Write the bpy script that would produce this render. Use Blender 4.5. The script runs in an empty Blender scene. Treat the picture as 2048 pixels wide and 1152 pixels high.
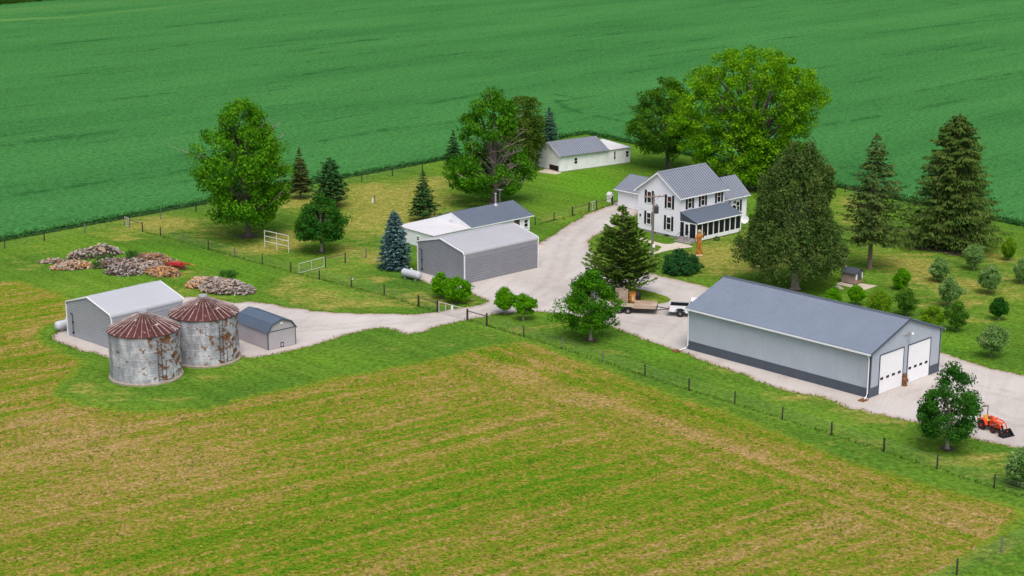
import bpy, bmesh, math, random
import numpy as np
from mathutils import Vector, Matrix
from mathutils.geometry import delaunay_2d_cdt
PI = math.pi
SC = bpy.context.scene
COL = SC.collection
rnd = random.Random(7)

# ------------------------------------------------------------------ camera (a drone about 50 m up)
F_PX, HOR, CAM_H = 3350.0, -310.0, 50.4          # focal length and horizon row in the 2048 px frame
PITCH = math.atan((576 - HOR) / F_PX)
CP, SP = math.cos(PITCH), math.sin(PITCH)
def ray(px, py):
    x = (px - 1024) / F_PX; y = (576 - py) / F_PX
    return (x, CP + y * SP, -SP + y * CP)
def at(px, py, z=0.0):                            # where a sight line meets height z
    d = ray(px, py); t = (z - CAM_H) / d[2]
    return Vector((d[0] * t, d[1] * t, z))
def hgt(px, pyb, pyt):                            # height of an upright thing
    b = at(px, pyb); d = ray(px, pyt)
    return CAM_H + d[2] * b.y / d[1]
cam = bpy.data.cameras.new('camera'); co = bpy.data.objects.new('camera', cam); COL.objects.link(co)
co.location = (0, 0, CAM_H); co.rotation_euler = (PI / 2 - PITCH, 0, 0)
cam.sensor_width = 36; cam.lens = F_PX / 2048 * 36; cam.clip_start = 1; cam.clip_end = 20000
SC.camera = co

# ------------------------------------------------------------------ light
SUN_EL, SUN_AZ = math.radians(62), math.radians(-82)     # azimuth from +x towards +y
w = bpy.data.worlds.new('World'); SC.world = w; w.use_nodes = True
nt = w.node_tree; bg = nt.nodes['Background']
sky = nt.nodes.new('ShaderNodeTexSky'); sky.sky_type = 'NISHITA'; sky.sun_disc = False
sky.sun_elevation = SUN_EL; sky.sun_rotation = PI / 2 - SUN_AZ
sky.air_density = 1.0; sky.dust_density = 5.0; sky.ozone_density = 1.0; sky.altitude = 200
hs = nt.nodes.new('ShaderNodeHueSaturation'); hs.inputs['Saturation'].default_value = 0.8        # thin cloud greys the sky
nt.links.new(sky.outputs[0], hs.inputs['Color']); nt.links.new(hs.outputs[0], bg.inputs[0]); bg.inputs[1].default_value = 0.15
sl = bpy.data.lights.new('sun', 'SUN'); so = bpy.data.objects.new('sun', sl); COL.objects.link(so)
sl.energy = 1.15; sl.angle = math.radians(38); sl.color = (1.0, 0.94, 0.86)
sd = Vector((math.cos(SUN_EL) * math.cos(SUN_AZ), math.cos(SUN_EL) * math.sin(SUN_AZ), math.sin(SUN_EL)))
so.rotation_euler = sd.to_track_quat('Z', 'Y').to_euler(); so.location = (150, 200, 200)
vs = SC.view_settings; vs.view_transform = 'Standard'; vs.look = 'None'; vs.gamma = 1; vs.exposure = 0.50
SC.render.resolution_x, SC.render.resolution_y = 1024, 576
SC.cycles.max_bounces = 5; SC.cycles.diffuse_bounces = 3; SC.cycles.transparent_max_bounces = 6

# ------------------------------------------------------------------ materials
class N:
    """small node-graph helper"""
    def __init__(s, name):
        s.m = bpy.data.materials.new(name); s.m.use_nodes = True
        s.t = s.m.node_tree; s.b = s.t.nodes['Principled BSDF']; s.out = s.t.nodes['Material Output']
        s.tc = s.t.nodes.new('ShaderNodeTexCoord'); s.b.inputs['Specular IOR Level'].default_value = 0.25
    def new(s, k, **kw):
        n = s.t.nodes.new(k)
        for a, v in kw.items(): setattr(n, a, v)
        return n
    def link(s, a, b): s.t.links.new(a, b)
    def coord(s, scale=(1, 1, 1), rot=0.0, kind='Object'):
        mp = s.new('ShaderNodeMapping'); mp.inputs['Scale'].default_value = scale
        mp.inputs['Rotation'].default_value = (0, 0, 0)
        if rot:
            m0 = s.new('ShaderNodeMapping'); m0.inputs['Rotation'].default_value = (0, 0, -rot)
            s.link(s.tc.outputs[kind], m0.inputs[0]); s.link(m0.outputs[0], mp.inputs[0])
        else: s.link(s.tc.outputs[kind], mp.inputs[0])
        return mp.outputs[0]
    def noise(s, vec, scale, detail=4, rough=0.55, dist=0.0):
        n = s.new('ShaderNodeTexNoise'); n.inputs['Scale'].default_value = scale
        n.inputs['Detail'].default_value = detail; n.inputs['Roughness'].default_value = rough
        n.inputs['Distortion'].default_value = dist
        s.link(vec, n.inputs['Vector']); return n.outputs[0]
    def ramp(s, fac, stops, mode='LINEAR'):
        r = s.new('ShaderNodeValToRGB'); cr = r.color_ramp; cr.interpolation = mode
        while len(cr.elements) < len(stops): cr.elements.new(0.5)
        for e, (p, c) in zip(cr.elements, stops):
            e.position = p; e.color = (c, c, c, 1) if isinstance(c, (int, float)) else (*c, 1)
        s.link(fac, r.inputs[0]); return r.outputs[0]
    def mix(s, fac, a, b, blend='MIX'):
        n = s.new('ShaderNodeMix', data_type='RGBA', blend_type=blend)
        for i, v in ((0, fac), (6, a), (7, b)):
            if isinstance(v, (int, float)): n.inputs[i].default_value = v
            elif isinstance(v, tuple): n.inputs[i].default_value = (*v, 1)
            else: s.link(v, n.inputs[i])
        return n.outputs[2]
    def math(s, op, a, b=0.0, clamp=False):
        n = s.new('ShaderNodeMath', operation=op, use_clamp=clamp)
        for i, v in ((0, a), (1, b)):
            if isinstance(v, (int, float)): n.inputs[i].default_value = v
            else: s.link(v, n.inputs[i])
        return n.outputs[0]
    def attr(s, name):
        n = s.new('ShaderNodeAttribute', attribute_name=name); return n.outputs['Fac']
    def bump(s, h, strength=0.4, dist=0.05):
        n = s.new('ShaderNodeBump'); n.inputs['Strength'].default_value = strength
        n.inputs['Distance'].default_value = dist; s.link(h, n.inputs['Height']); s.link(n.outputs[0], s.b.inputs['Normal'])
    def fin(s, col=None, rough=0.7, metal=0.0):
        if isinstance(col, tuple): s.b.inputs['Base Color'].default_value = (*col, 1)
        elif col is not None: s.link(col, s.b.inputs['Base Color'])
        s.b.inputs['Roughness'].default_value = rough; s.b.inputs['Metallic'].default_value = metal
        return s.m
def plain(name, c, rough=0.6, var=0.12, scale=2.0, metal=0.0, bump=0.0, stretch=(1, 1, 1), dirt=None):
    n = N(name); v = n.coord(stretch)
    f = n.noise(v, scale, 5, 0.6)
    k = n.ramp(f, [(0.3, 1 - var), (0.7, 1 + var * 0.5)])
    col = n.mix(1.0, c, k, 'MULTIPLY')
    if dirt:
        d = n.ramp(n.noise(n.coord((1, 1, 0.25)), 1.3, 6, 0.7), [(0.52, 0.0), (0.75, dirt[1])])
        col = n.mix(d, col, dirt[0])
    if bump: n.bump(n.noise(v, scale * 8, 4), bump, 0.02)
    return n.fin(col, rough, metal)
def leaf(name, c1, c2, c3=None, scale=0.6, trans=0.34):
    """foliage: colour differs from leaf to leaf and from clump to clump"""
    n = N(name); g = n.new('ShaderNodeNewGeometry')
    f = n.noise(n.coord(), scale, 3, 0.6)
    mixed = n.math('ADD', n.math('MULTIPLY', n.ramp(f, [(0.32, 0.0), (0.68, 1.0)]), 0.6), n.math('MULTIPLY', g.outputs['Random Per Island'], 0.4))
    stops = [(0.15, c1), (0.8, c2)] if c3 is None else [(0.1, c1), (0.55, c2), (0.95, c3)]
    col = n.ramp(mixed, stops)
    n.fin(col, 0.6); n.b.inputs['Specular IOR Level'].default_value = 0.0
    tr = n.new('ShaderNodeBsdfTranslucent'); n.link(col, tr.inputs[0])
    mx = n.new('ShaderNodeMixShader'); mx.inputs[0].default_value = trans
    n.link(n.b.outputs[0], mx.inputs[1]); n.link(tr.outputs[0], mx.inputs[2]); n.link(mx.outputs[0], n.out.inputs[0])
    return n.m

ROW = math.radians(44)            # direction the place is laid out on
def lawn_mat():
    n = N('lawn_grass'); P = n.coord(); n.b.inputs['Specular IOR Level'].default_value = 0.0
    big = n.noise(P, 0.06, 4, 0.55)
    green = n.ramp(big, [(0.3, (0.056, 0.134, 0.017)), (0.5, (0.083, 0.170, 0.018)), (0.7, (0.118, 0.210, 0.022))])
    at_ = n.attr('dry')
    green = n.mix(n.math('MULTIPLY', n.math('MULTIPLY', at_, -1.0, True), 1.6, True), green, (0.092, 0.240, 0.014))
    st = n.noise(n.coord((0.03, 0.75, 1), math.radians(-47)), 1.0, 2, 0.5)
    green = n.mix(1.0, green, n.ramp(st, [(0.3, 0.84), (0.7, 1.14)]), 'MULTIPLY')
    pt = n.noise(n.coord((0.34, 0.75, 1), math.radians(8)), 1.0, 6, 0.72)
    dry = n.math('ADD', at_, n.math('MULTIPLY', n.math('SUBTRACT', pt, 0.5), 2.3))
    dry = n.ramp(dry, [(0.20, 0.0), (0.40, 0.45), (0.72, 1.0)])
    tan = n.ramp(n.noise(P, 0.9, 4), [(0.35, (0.19, 0.20, 0.030)), (0.7, (0.355, 0.285, 0.088))])
    col = n.mix(n.math('MULTIPLY', dry, 0.82), green, tan)
    eg = n.math('ADD', n.math('MULTIPLY', n.attr('edge'), 0.55), n.math('MULTIPLY', n.math('SUBTRACT', n.noise(P, 0.8, 6, 0.75), 0.5), 2.2))
    col = n.mix(n.ramp(eg, [(0.05, 0.75), (0.6, 0.0)]), col, (0.165, 0.205, 0.020))
    fine = n.noise(P, 2.0, 6, 0.82)
    col = n.mix(1.0, col, n.ramp(fine, [(0.36, 0.48), (0.5, 1.0), (0.64, 1.55)]), 'MULTIPLY')
    n.bump(n.noise(P, 4, 6, 0.8), 0.8, 0.10)
    return n.fin(col, 0.95)
def pasture_mat():
    n = N('pasture_stubble'); P = n.coord(); n.b.inputs['Specular IOR Level'].default_value = 0.0
    rowv = n.coord((0.014, 0.50, 1), math.radians(36)); headv = n.coord((0.014, 0.50, 1), math.radians(-48.4))
    row2 = n.mix(n.attr('head'), n.noise(n.coord((0.02, 1.3, 1), math.radians(36)), 1.0, 3, 0.6), n.noise(n.coord((0.02, 1.3, 1), math.radians(-48.4)), 1.0, 3, 0.6))
    rows = n.mix(n.attr('head'), n.noise(rowv, 1.0, 3, 0.6, 0.15), n.noise(headv, 1.0, 3, 0.6, 0.15))
    pch = n.noise(n.coord((0.7, 1.1, 1), math.radians(38)), 0.22, 4, 0.6)
    clump = n.noise(n.coord((1.15, 1.25, 1), math.radians(15)), 1.0, 7, 0.78)
    a = n.math('ADD', n.math('ADD', n.math('MULTIPLY', rows, 0.80), n.math('MULTIPLY', row2, 0.55)), n.math('MULTIPLY', pch, 0.35))
    a = n.math('ADD', a, n.math('MULTIPLY', clump, 1.6))
    a = n.math('ADD', a, n.math('MULTIPLY', n.attr('dry'), 0.9))
    a = n.math('MULTIPLY', a, 0.3030)
    col = n.ramp(a, [(0.400, (0.060, 0.160, 0.008)), (0.455, (0.108, 0.190, 0.010)), (0.492, (0.175, 0.185, 0.018)),
                     (0.530, (0.255, 0.195, 0.046)), (0.595, (0.345, 0.232, 0.098))])
    fine = n.noise(P, 3.2, 6, 0.85)
    col = n.mix(1.0, col, n.ramp(fine, [(0.37, 0.46), (0.5, 1.03), (0.63, 1.65)]), 'MULTIPLY')
    dk = n.noise(n.coord((1, 1.1, 1)), 1.7, 6, 0.8)
    col = n.mix(n.ramp(dk, [(0.58, 0.0), (0.70, 0.5)]), col, (0.12, 0.10, 0.042))
    n.bump(n.noise(P, 3.2, 6, 0.8), 1.0, 0.15)
    return n.fin(col, 0.95)
def gravel_mat():
    n = N('pale_gravel'); P = n.coord()
    a = n.noise(P, 0.14, 5, 0.6); b = n.noise(P, 5.0, 6, 0.85)
    col = n.ramp(a, [(0.3, (0.41, 0.370, 0.340)), (0.55, (0.485, 0.445, 0.412)), (0.75, (0.53, 0.495, 0.462))])
    tr = n.noise(n.coord((0.05, 0.8, 1), math.radians(70)), 1.0, 4, 0.5, 0.8)
    col = n.mix(1.0, col, n.ramp(tr, [(0.34, 0.93), (0.58, 1.02)]), 'MULTIPLY')
    col = n.mix(1.0, col, n.ramp(b, [(0.3, 0.76), (0.7, 1.16)]), 'MULTIPLY')
    col = n.mix(n.math('MULTIPLY', n.attr('rut'), n.ramp(n.noise(P, 0.5, 4, 0.7), [(0.35, 0.15), (0.6, 0.8)])), col, (0.33, 0.285, 0.245))
    e = n.math('ADD', n.attr('edge'), n.math('MULTIPLY', n.math('SUBTRACT', n.noise(P, 0.9, 5, 0.7), 0.5), 1.6))
    col = n.mix(n.ramp(e, [(0.05, 0.85), (0.5, 0.25), (1.0, 0.0)]), col, (0.30, 0.205, 0.14))
    wd = n.noise(P, 0.55, 6, 0.75)
    col = n.mix(n.ramp(wd, [(0.66, 0.0), (0.76, 0.6)]), col, (0.27, 0.21, 0.15))
    n.bump(n.noise(P, 9, 5, 0.8), 0.5, 0.04)
    return n.fin(col, 0.95)
def crop_mat():
    n = N('soybean_leaves'); P = n.coord(); n.b.inputs['Specular IOR Level'].default_value = 0.0
    a = n.noise(n.coord((0.012, 0.06, 1), math.radians(46.5)), 1.0, 3, 0.5)
    col = n.ramp(a, [(0.3, (0.037, 0.140, 0.037)), (0.5, (0.045, 0.163, 0.042)), (0.72, (0.054, 0.182, 0.048))])
    fine = n.noise(n.coord((1.0, 1.15, 1), math.radians(46.5)), 1.3, 5, 0.85)
    col = n.mix(1.0, col, n.ramp(fine, [(0.37, 0.58), (0.5, 1.0), (0.63, 1.42)]), 'MULTIPLY')
    gap = n.noise(n.coord((0.035, 0.42, 1), math.radians(47.5)), 1.0, 5, 0.65)
    gm = n.math('MULTIPLY', n.ramp(gap, [(0.57, 0.0), (0.68, 1.0)]), n.ramp(n.noise(P, 0.03, 4), [(0.40, 0.1), (0.6, 1.0)]))
    col = n.mix(n.math('MULTIPLY', gm, 0.7), col, (0.012, 0.055, 0.018))
    col = n.mix(n.attr('pale'), col, (0.10, 0.22, 0.055))
    col = n.mix(n.math('MULTIPLY', n.attr('track'), n.ramp(n.noise(P, 0.25, 4, 0.7), [(0.38, 0.0), (0.58, 0.75)])), col, (0.012, 0.060, 0.016))
    n.bump(n.noise(P, 2.6, 5, 0.8), 0.6, 0.2)
    return n.fin(col, 0.7)
def rusty_roof_mat():
    n = N('rusted_bin_roof'); P = n.coord()
    f = n.noise(P, 1.1, 6, 0.7)
    col = n.ramp(n.noise(P, 2.2, 5, 0.7), [(0.3, (0.052, 0.017, 0.016)), (0.6, (0.098, 0.030, 0.027)), (0.8, (0.15, 0.056, 0.042))])
    col = n.mix(n.ramp(f, [(0.60, 0.0), (0.635, 0.9)]), col, (0.55, 0.51, 0.49))
    return n.fin(col, 0.85)
def bin_wall_mat():
    n = N('galvanised_rusting_wall'); P = n.coord((1, 1, 0.6))
    a = n.noise(P, 0.9, 6, 0.65)
    col = n.ramp(a, [(0.32, (0.19, 0.197, 0.23)), (0.5, (0.35, 0.355, 0.40)), (0.66, (0.60, 0.60, 0.65))])
    sep = n.new('ShaderNodeSeparateXYZ'); n.link(n.tc.outputs['Object'], sep.inputs[0])
    side = n.math('ADD', n.math('MULTIPLY', sep.outputs[0], 0.030), n.math('MULTIPLY', sep.outputs[1], -0.004))
    oi = n.new('ShaderNodeObjectInfo'); va = n.new('ShaderNodeVectorMath', operation='ADD'); n.link(n.coord((0.8, 0.8, 1.1)), va.inputs[0])
    cb = n.new('ShaderNodeCombineXYZ'); n.link(n.math('MULTIPLY', oi.outputs['Random'], 40.0), cb.inputs[2]); n.link(cb.outputs[0], va.inputs[1])
    r = n.math('ADD', n.noise(va.outputs[0], 1.5, 6, 0.6), side)
    m = n.ramp(r, [(0.59, 0.0), (0.62, 0.8), (0.68, 1.0)])
    rust = n.ramp(n.noise(P, 5, 4), [(0.35, (0.10, 0.035, 0.022)), (0.65, (0.26, 0.13, 0.055))])
    col = n.mix(m, col, rust)
    streak = n.noise(n.coord((3.0, 3.0, 0.12)), 1.0, 4, 0.6)
    col = n.mix(n.ramp(streak, [(0.6, 0.0), (0.75, 0.45)]), col, (0.28, 0.19, 0.11))
    return n.fin(col, 0.6, 0.15)
def bark(name, c1, c2):
    n = N(name); v = n.coord((1, 1, 0.22))
    n.bump(n.noise(v, 7, 5, 0.7), 0.8, 0.05)
    return n.fin(n.ramp(n.noise(v, 4, 5, 0.7), [(0.3, c1), (0.7, c2)]), 0.95)

M = {}
M['ground'] = plain('far_ground', (0.05, 0.12, 0.03), 0.95, 0.3, 0.02)
M['lawn'] = lawn_mat(); M['pasture'] = pasture_mat(); M['gravel'] = gravel_mat(); M['crop'] = crop_mat()
M['concrete'] = plain('concrete', (0.52, 0.46, 0.37), 0.9, 0.18, 1.4, bump=0.2)
M['pad'] = plain('stained_concrete', (0.50, 0.43, 0.34), 0.9, 0.2, 0.8, dirt=((0.36, 0.17, 0.08), 0.7))
M['soil'] = plain('bare_soil', (0.075, 0.055, 0.035), 0.95, 0.3, 2)
M['barn'] = plain('barn_grey_panel', (0.39, 0.425, 0.49), 0.45, 0.06, 0.5, dirt=((0.30, 0.31, 0.33), 0.35))
M['barn_dark'] = plain('barn_slate_panel', (0.075, 0.09, 0.115), 0.5, 0.1, 0.6)
M['barn_roof'] = plain('slate_blue_metal_roof', (0.172, 0.205, 0.258), 0.42, 0.07, 0.3, dirt=((0.13, 0.14, 0.16), 0.35))
M['white_paint'] = plain('white_paint', (0.78, 0.78, 0.80), 0.5, 0.05, 1.2)
M['white_dirty'] = plain('white_wall_paint', (0.82, 0.84, 0.86), 0.6, 0.08, 1.0, dirt=((0.42, 0.44, 0.42), 0.25))
M['white_roof'] = plain('white_membrane_roof', (0.56, 0.55, 0.555), 0.6, 0.06, 0.5)
M['garage'] = plain('grey_metal_siding', (0.245, 0.25, 0.275), 0.5, 0.07, 0.6, dirt=((0.19, 0.185, 0.19), 0.4))
M['garage_roof'] = plain('light_grey_metal_roof', (0.37, 0.37, 0.39), 0.42, 0.06, 0.25)
M['shed_roof'] = plain('pale_metal_roof', (0.40, 0.41, 0.435), 0.42, 0.05, 0.25)
M['shed_wall'] = plain('pale_grey_siding', (0.31, 0.32, 0.35), 0.5, 0.07, 0.6)
M['lofted_wall'] = plain('mushroom_grey_siding', (0.40, 0.37, 0.395), 0.65, 0.07, 0.8)
M['lofted_roof'] = plain('blue_slate_roof', (0.085, 0.115, 0.16), 0.5, 0.08, 0.4)
M['house'] = plain('house_siding', (0.82, 0.795, 0.85), 0.6, 0.04, 0.8)
M['house_roof'] = plain('standing_seam_roof', (0.208, 0.230, 0.272), 0.4, 0.06, 0.3)
M['seam'] = plain('roof_seam', (0.10, 0.10, 0.13), 0.45, 0.06, 0.4)
M['porch_roof'] = plain('porch_seam_roof', (0.12, 0.15, 0.19), 0.4, 0.06, 0.3)
M['porch_dark'] = plain('porch_dark_siding', (0.075, 0.09, 0.115), 0.55, 0.08, 0.6)
M['shutter'] = plain('black_shutter', (0.012, 0.013, 0.018), 0.5, 0.2, 3)
M['pane'] = plain('dark_glass', (0.02, 0.016, 0.018), 0.08, 0.3, 1.0)
M['pane_red'] = plain('red_curtain_behind_glass', (0.11, 0.022, 0.018), 0.15, 0.3, 2.0)
M['screen'] = plain('dark_screen', (0.012, 0.013, 0.02), 0.3, 0.4, 2.5)
M['stone'] = plain('grey_foundation', (0.30, 0.28, 0.27), 0.9, 0.2, 3, bump=0.3)
M['black'] = plain('black_metal', (0.015, 0.015, 0.017), 0.5, 0.2, 3)
M['tyre'] = plain('tyre_rubber', (0.018, 0.018, 0.019), 0.85, 0.2, 3)
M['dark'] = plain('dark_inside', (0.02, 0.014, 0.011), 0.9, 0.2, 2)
M['steel'] = plain('galvanised_steel', (0.42, 0.43, 0.45), 0.4, 0.12, 2, metal=0.3)
M['tank'] = plain('silver_tank_paint', (0.47, 0.48, 0.52), 0.35, 0.1, 1.5, dirt=((0.3, 0.28, 0.27), 0.4))
M['rust_roof'] = rusty_roof_mat(); M['bin_wall'] = bin_wall_mat()
M['bin_rib'] = plain('weathered_bin_rib', (0.42, 0.34, 0.32), 0.7, 0.7, 1.2, dirt=((0.10, 0.035, 0.03), 0.95))
M['rust'] = plain('rust', (0.15, 0.06, 0.03), 0.9, 0.4, 4)
M['ladder'] = plain('rusty_ladder', (0.085, 0.048, 0.030), 0.9, 0.4, 3)
M['bin_base'] = plain('bin_concrete_ring', (0.33, 0.28, 0.22), 0.95, 0.3, 2, dirt=((0.2, 0.11, 0.06), 0.7))
M['post'] = plain('dark_fence_post', (0.045, 0.036, 0.030), 0.95, 0.4, 3, stretch=(1, 1, 0.2))
M['post_grey'] = plain('weathered_fence_post', (0.17, 0.15, 0.125), 0.95, 0.3, 3, stretch=(1, 1, 0.2))
M['rail'] = plain('brown_rail', (0.115, 0.075, 0.055), 0.9, 0.3, 2)
M['wire'] = plain('fence_wire', (0.16, 0.16, 0.15), 0.6, 0.2, 3)
M['tube'] = plain('pale_gate_tube', (0.60, 0.58, 0.55), 0.5, 0.12, 2)
M['pole'] = plain('pole_wood', (0.235, 0.20, 0.17), 0.95, 0.25, 3, stretch=(1, 1, 0.1))
M['transformer'] = plain('transformer_grey', (0.075, 0.085, 0.10), 0.5, 0.1, 2)
M['deck'] = plain('trailer_deck_wood', (0.42, 0.325, 0.245), 0.9, 0.3, 2, stretch=(0.2, 3, 1))
M['truck'] = plain('white_truck_paint', (0.76, 0.77, 0.80), 0.25, 0.03, 1)
M['tail_red'] = plain('red_lamp_lens', (0.42, 0.02, 0.025), 0.2, 0.1, 3)
M['orange'] = plain('orange_tractor_paint', (0.70, 0.075, 0.018), 0.35, 0.15, 3)
M['yellow'] = plain('yellow_trim', (0.6, 0.30, 0.03), 0.5, 0.1, 3)
M['carved'] = plain('varnished_carved_wood', (0.46, 0.19, 0.03), 0.5, 0.5, 2.6, bump=0.5)
M['carved_pale'] = plain('pale_carved_wood', (0.55, 0.38, 0.21), 0.6, 0.3, 3)
M['bear'] = plain('brown_carved_wood', (0.20, 0.085, 0.028), 0.6, 0.45, 4, bump=0.4)
M['hut'] = plain('hut_siding', (0.34, 0.275, 0.235), 0.8, 0.15, 2, dirt=((0.25, 0.12, 0.07), 0.5))
M['hut_front'] = plain('rust_stained_door_panel', (0.36, 0.22, 0.14), 0.8, 0.3, 2)
M['shingle'] = plain('dark_shingles', (0.06, 0.07, 0.09), 0.85, 0.35, 5)
M['red'] = plain('red_implement_paint', (0.42, 0.022, 0.022), 0.5, 0.35, 4)
M['log0'] = plain('weathered_log_grey', (0.42, 0.37, 0.335), 0.95, 0.6, 4)
M['log1'] = plain('dark_log_bark', (0.15, 0.115, 0.095), 0.95, 0.4, 5)
M['log2'] = plain('pale_split_wood', (0.48, 0.35, 0.25), 0.95, 0.35, 5)
M['log3'] = plain('orange_split_wood', (0.52, 0.235, 0.055), 0.95, 0.45, 5)
M['log4'] = plain('brown_split_wood', (0.25, 0.135, 0.075), 0.95, 0.45, 5)
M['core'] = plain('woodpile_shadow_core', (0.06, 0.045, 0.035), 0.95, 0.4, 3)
M['dead'] = bark('dead_twigs', (0.17, 0.14, 0.11), (0.30, 0.25, 0.20))
M['bark'] = bark('grey_bark', (0.065, 0.055, 0.045), (0.16, 0.135, 0.11))
M['bark_pale'] = bark('pale_bark', (0.19, 0.16, 0.125), (0.36, 0.31, 0.25))
M['bark_brown'] = bark('brown_bark', (0.10, 0.072, 0.055), (0.23, 0.175, 0.14))

# ------------------------------------------------------------------ mesh helpers
class MB:
    def __init__(s): s.v = []; s.f = []; s.mi = []
    def add(s, vs, fs, m=0):
        o = len(s.v); s.v += [tuple(p) for p in vs]
        for f in fs: s.f.append(tuple(i + o for i in f)); s.mi.append(m)
        return s
    def box(s, x0, x1, y0, y1, z0, z1, m=0):
        return s.add([(x0, y0, z0), (x1, y0, z0), (x1, y1, z0), (x0, y1, z0), (x0, y0, z1), (x1, y0, z1), (x1, y1, z1), (x0, y1, z1)],
                     [(0, 3, 2, 1), (4, 5, 6, 7), (0, 1, 5, 4), (1, 2, 6, 5), (2, 3, 7, 6), (3, 0, 4, 7)], m)
    def bev(s, x0, x1, y0, y1, z0, z1, b=0.03, m=0):     # box with chamfered upright and top edges
        pl = [(x0 + b, y0), (x1 - b, y0), (x1, y0 + b), (x1, y1 - b), (x1 - b, y1), (x0 + b, y1), (x0, y1 - b), (x0, y0 + b)]
        cx, cy = (x0 + x1) / 2, (y0 + y1) / 2
        kx, ky = 1 - 2 * b / max(x1 - x0, 1e-6), 1 - 2 * b / max(y1 - y0, 1e-6)
        vs = [(x, y, z0) for x, y in pl] + [(x, y, z1 - b) for x, y in pl] + [(cx + (x - cx) * kx, cy + (y - cy) * ky, z1) for x, y in pl]
        fs = [tuple(range(7, -1, -1)), tuple(range(16, 24))]
        for k in (0, 8):
            for i in range(8): j = (i + 1) % 8; fs.append((k + i, k + j, k + 8 + j, k + 8 + i))
        return s.add(vs, fs, m)
    def prism(s, pts, axis, a0, a1, m=0):
        n = len(pts)
        put = {'x': lambda a, p: (a, p[0], p[1]), 'y': lambda a, p: (p[0], a, p[1]), 'z': lambda a, p: (p[0], p[1], a)}[axis]
        vs = [put(a0, p) for p in pts] + [put(a1, p) for p in pts]
        fs = [tuple(range(n)), tuple(range(2 * n - 1, n - 1, -1))] + [(i, i + n, (i + 1) % n + n, (i + 1) % n) for i in range(n)]
        return s.add(vs, fs, m)
    def slab(s, p, t, m=0):                               # thick sheet: quad p, offset t along its normal
        p = [Vector(q) for q in p]; nrm = (p[1] - p[0]).cross(p[3] - p[0]).normalized() * t
        vs = p + [q + nrm for q in p]
        return s.add(vs, [(3, 2, 1, 0), (4, 5, 6, 7), (0, 1, 5, 4), (1, 2, 6, 5), (2, 3, 7, 6), (3, 0, 4, 7)], m)
    def path(s, pts, rad, n=7, m=0):
        pts = [Vector(p) for p in pts]; vs = []; fs = []
        rad = rad if isinstance(rad, (list, tuple)) else [rad] * len(pts)
        for i, p in enumerate(pts):
            d = (pts[min(i + 1, len(pts) - 1)] - pts[max(i - 1, 0)]).normalized()
            u = d.cross(Vector((0, 0, 1)) if abs(d.z) < 0.9 else Vector((1, 0, 0))).normalized(); v = d.cross(u)
            for k in range(n):
                a = 2 * PI * k / n; vs.append(p + (u * math.cos(a) + v * math.sin(a)) * rad[i])
        for i in range(len(pts) - 1):
            for k in range(n):
                k2 = (k + 1) % n; fs.append((i * n + k, i * n + k2, (i + 1) * n + k2, (i + 1) * n + k))
        fs.append(tuple(range(n - 1, -1, -1))); fs.append(tuple(range((len(pts) - 1) * n, len(pts) * n)))
        return s.add(vs, fs, m)
    def lathe(s, prof, n=24, c=(0, 0, 0), m=0, axis='z', a0=0.0):
        vs = []; fs = []; L = len(prof)
        for r, z in prof:
            for k in range(n):
                a = a0 + 2 * PI * k / n; x, y = r * math.cos(a), r * math.sin(a)
                q = (x, y, z) if axis == 'z' else ((z, x, y) if axis == 'x' else (x, z, y))
                vs.append((c[0] + q[0], c[1] + q[1], c[2] + q[2]))
        for i in range(L - 1):
            for k in range(n):
                k2 = (k + 1) % n; fs.append((i * n + k, i * n + k2, (i + 1) * n + k2, (i + 1) * n + k))
        fs.append(tuple(range(n - 1, -1, -1))); fs.append(tuple(range((L - 1) * n, L * n)))
        return s.add(vs, fs, m)
    def build(s, name, mats, parent=None, smooth=False, label=None):
        me = bpy.data.meshes.new(name); me.from_pydata(s.v, [], s.f)
        if not isinstance(mats, (list, tuple)): mats = [mats]
        for m in mats: me.materials.append(m)
        if len(mats) > 1: me.polygons.foreach_set('material_index', s.mi)
        bm = bmesh.new(); bm.from_mesh(me); bmesh.ops.recalc_face_normals(bm, faces=bm.faces); bm.to_mesh(me); bm.free()
        if smooth: me.shade_smooth(); me.set_sharp_from_angle(angle=math.radians(40))
        o = bpy.data.objects.new(name, me); COL.objects.link(o)
        if parent is not None: o.parent = parent
        if label: o['label'] = label
        return o
def tag(o, label=None, cat=None, group=None, kind=None):
    if label: o['label'] = label
    if cat: o['category'] = cat
    if group: o['group'] = group
    if kind: o['kind'] = kind
    return o
def thing(name, loc, deg, label, cat, group=None):
    o = bpy.data.objects.new(name, None); COL.objects.link(o); o.empty_display_size = 0.3
    o.location = loc; o.rotation_euler = (0, 0, math.radians(deg))
    return tag(o, label, cat, group)
def copy_tree(o, parent=None):
    c = o.copy(); COL.objects.link(c); c.parent = parent
    for ch in list(o.children): copy_tree(ch, c)
    return c
def raw_mesh(name, V, Fq, mat, parent=None, k=4, midx=None):     # numpy arrays -> mesh object
    me = bpy.data.meshes.new(name); nv, nf = len(V), len(Fq)
    me.vertices.add(nv); me.vertices.foreach_set('co', np.asarray(V, np.float32).ravel())
    me.loops.add(nf * k); me.loops.foreach_set('vertex_index', np.asarray(Fq, np.int32).ravel())
    me.polygons.add(nf); me.polygons.foreach_set('loop_start', np.arange(0, nf * k, k, dtype=np.int32))
    me.polygons.foreach_set('loop_total', np.full(nf, k, np.int32))
    for m in (mat if isinstance(mat, list) else [mat]): me.materials.append(m)
    if midx is not None: me.polygons.foreach_set('material_index', np.asarray(midx, np.int32))
    me.update(calc_edges=True); me.validate()
    o = bpy.data.objects.new(name, me); COL.objects.link(o)
    if parent is not None: o.parent = parent
    return o

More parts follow.
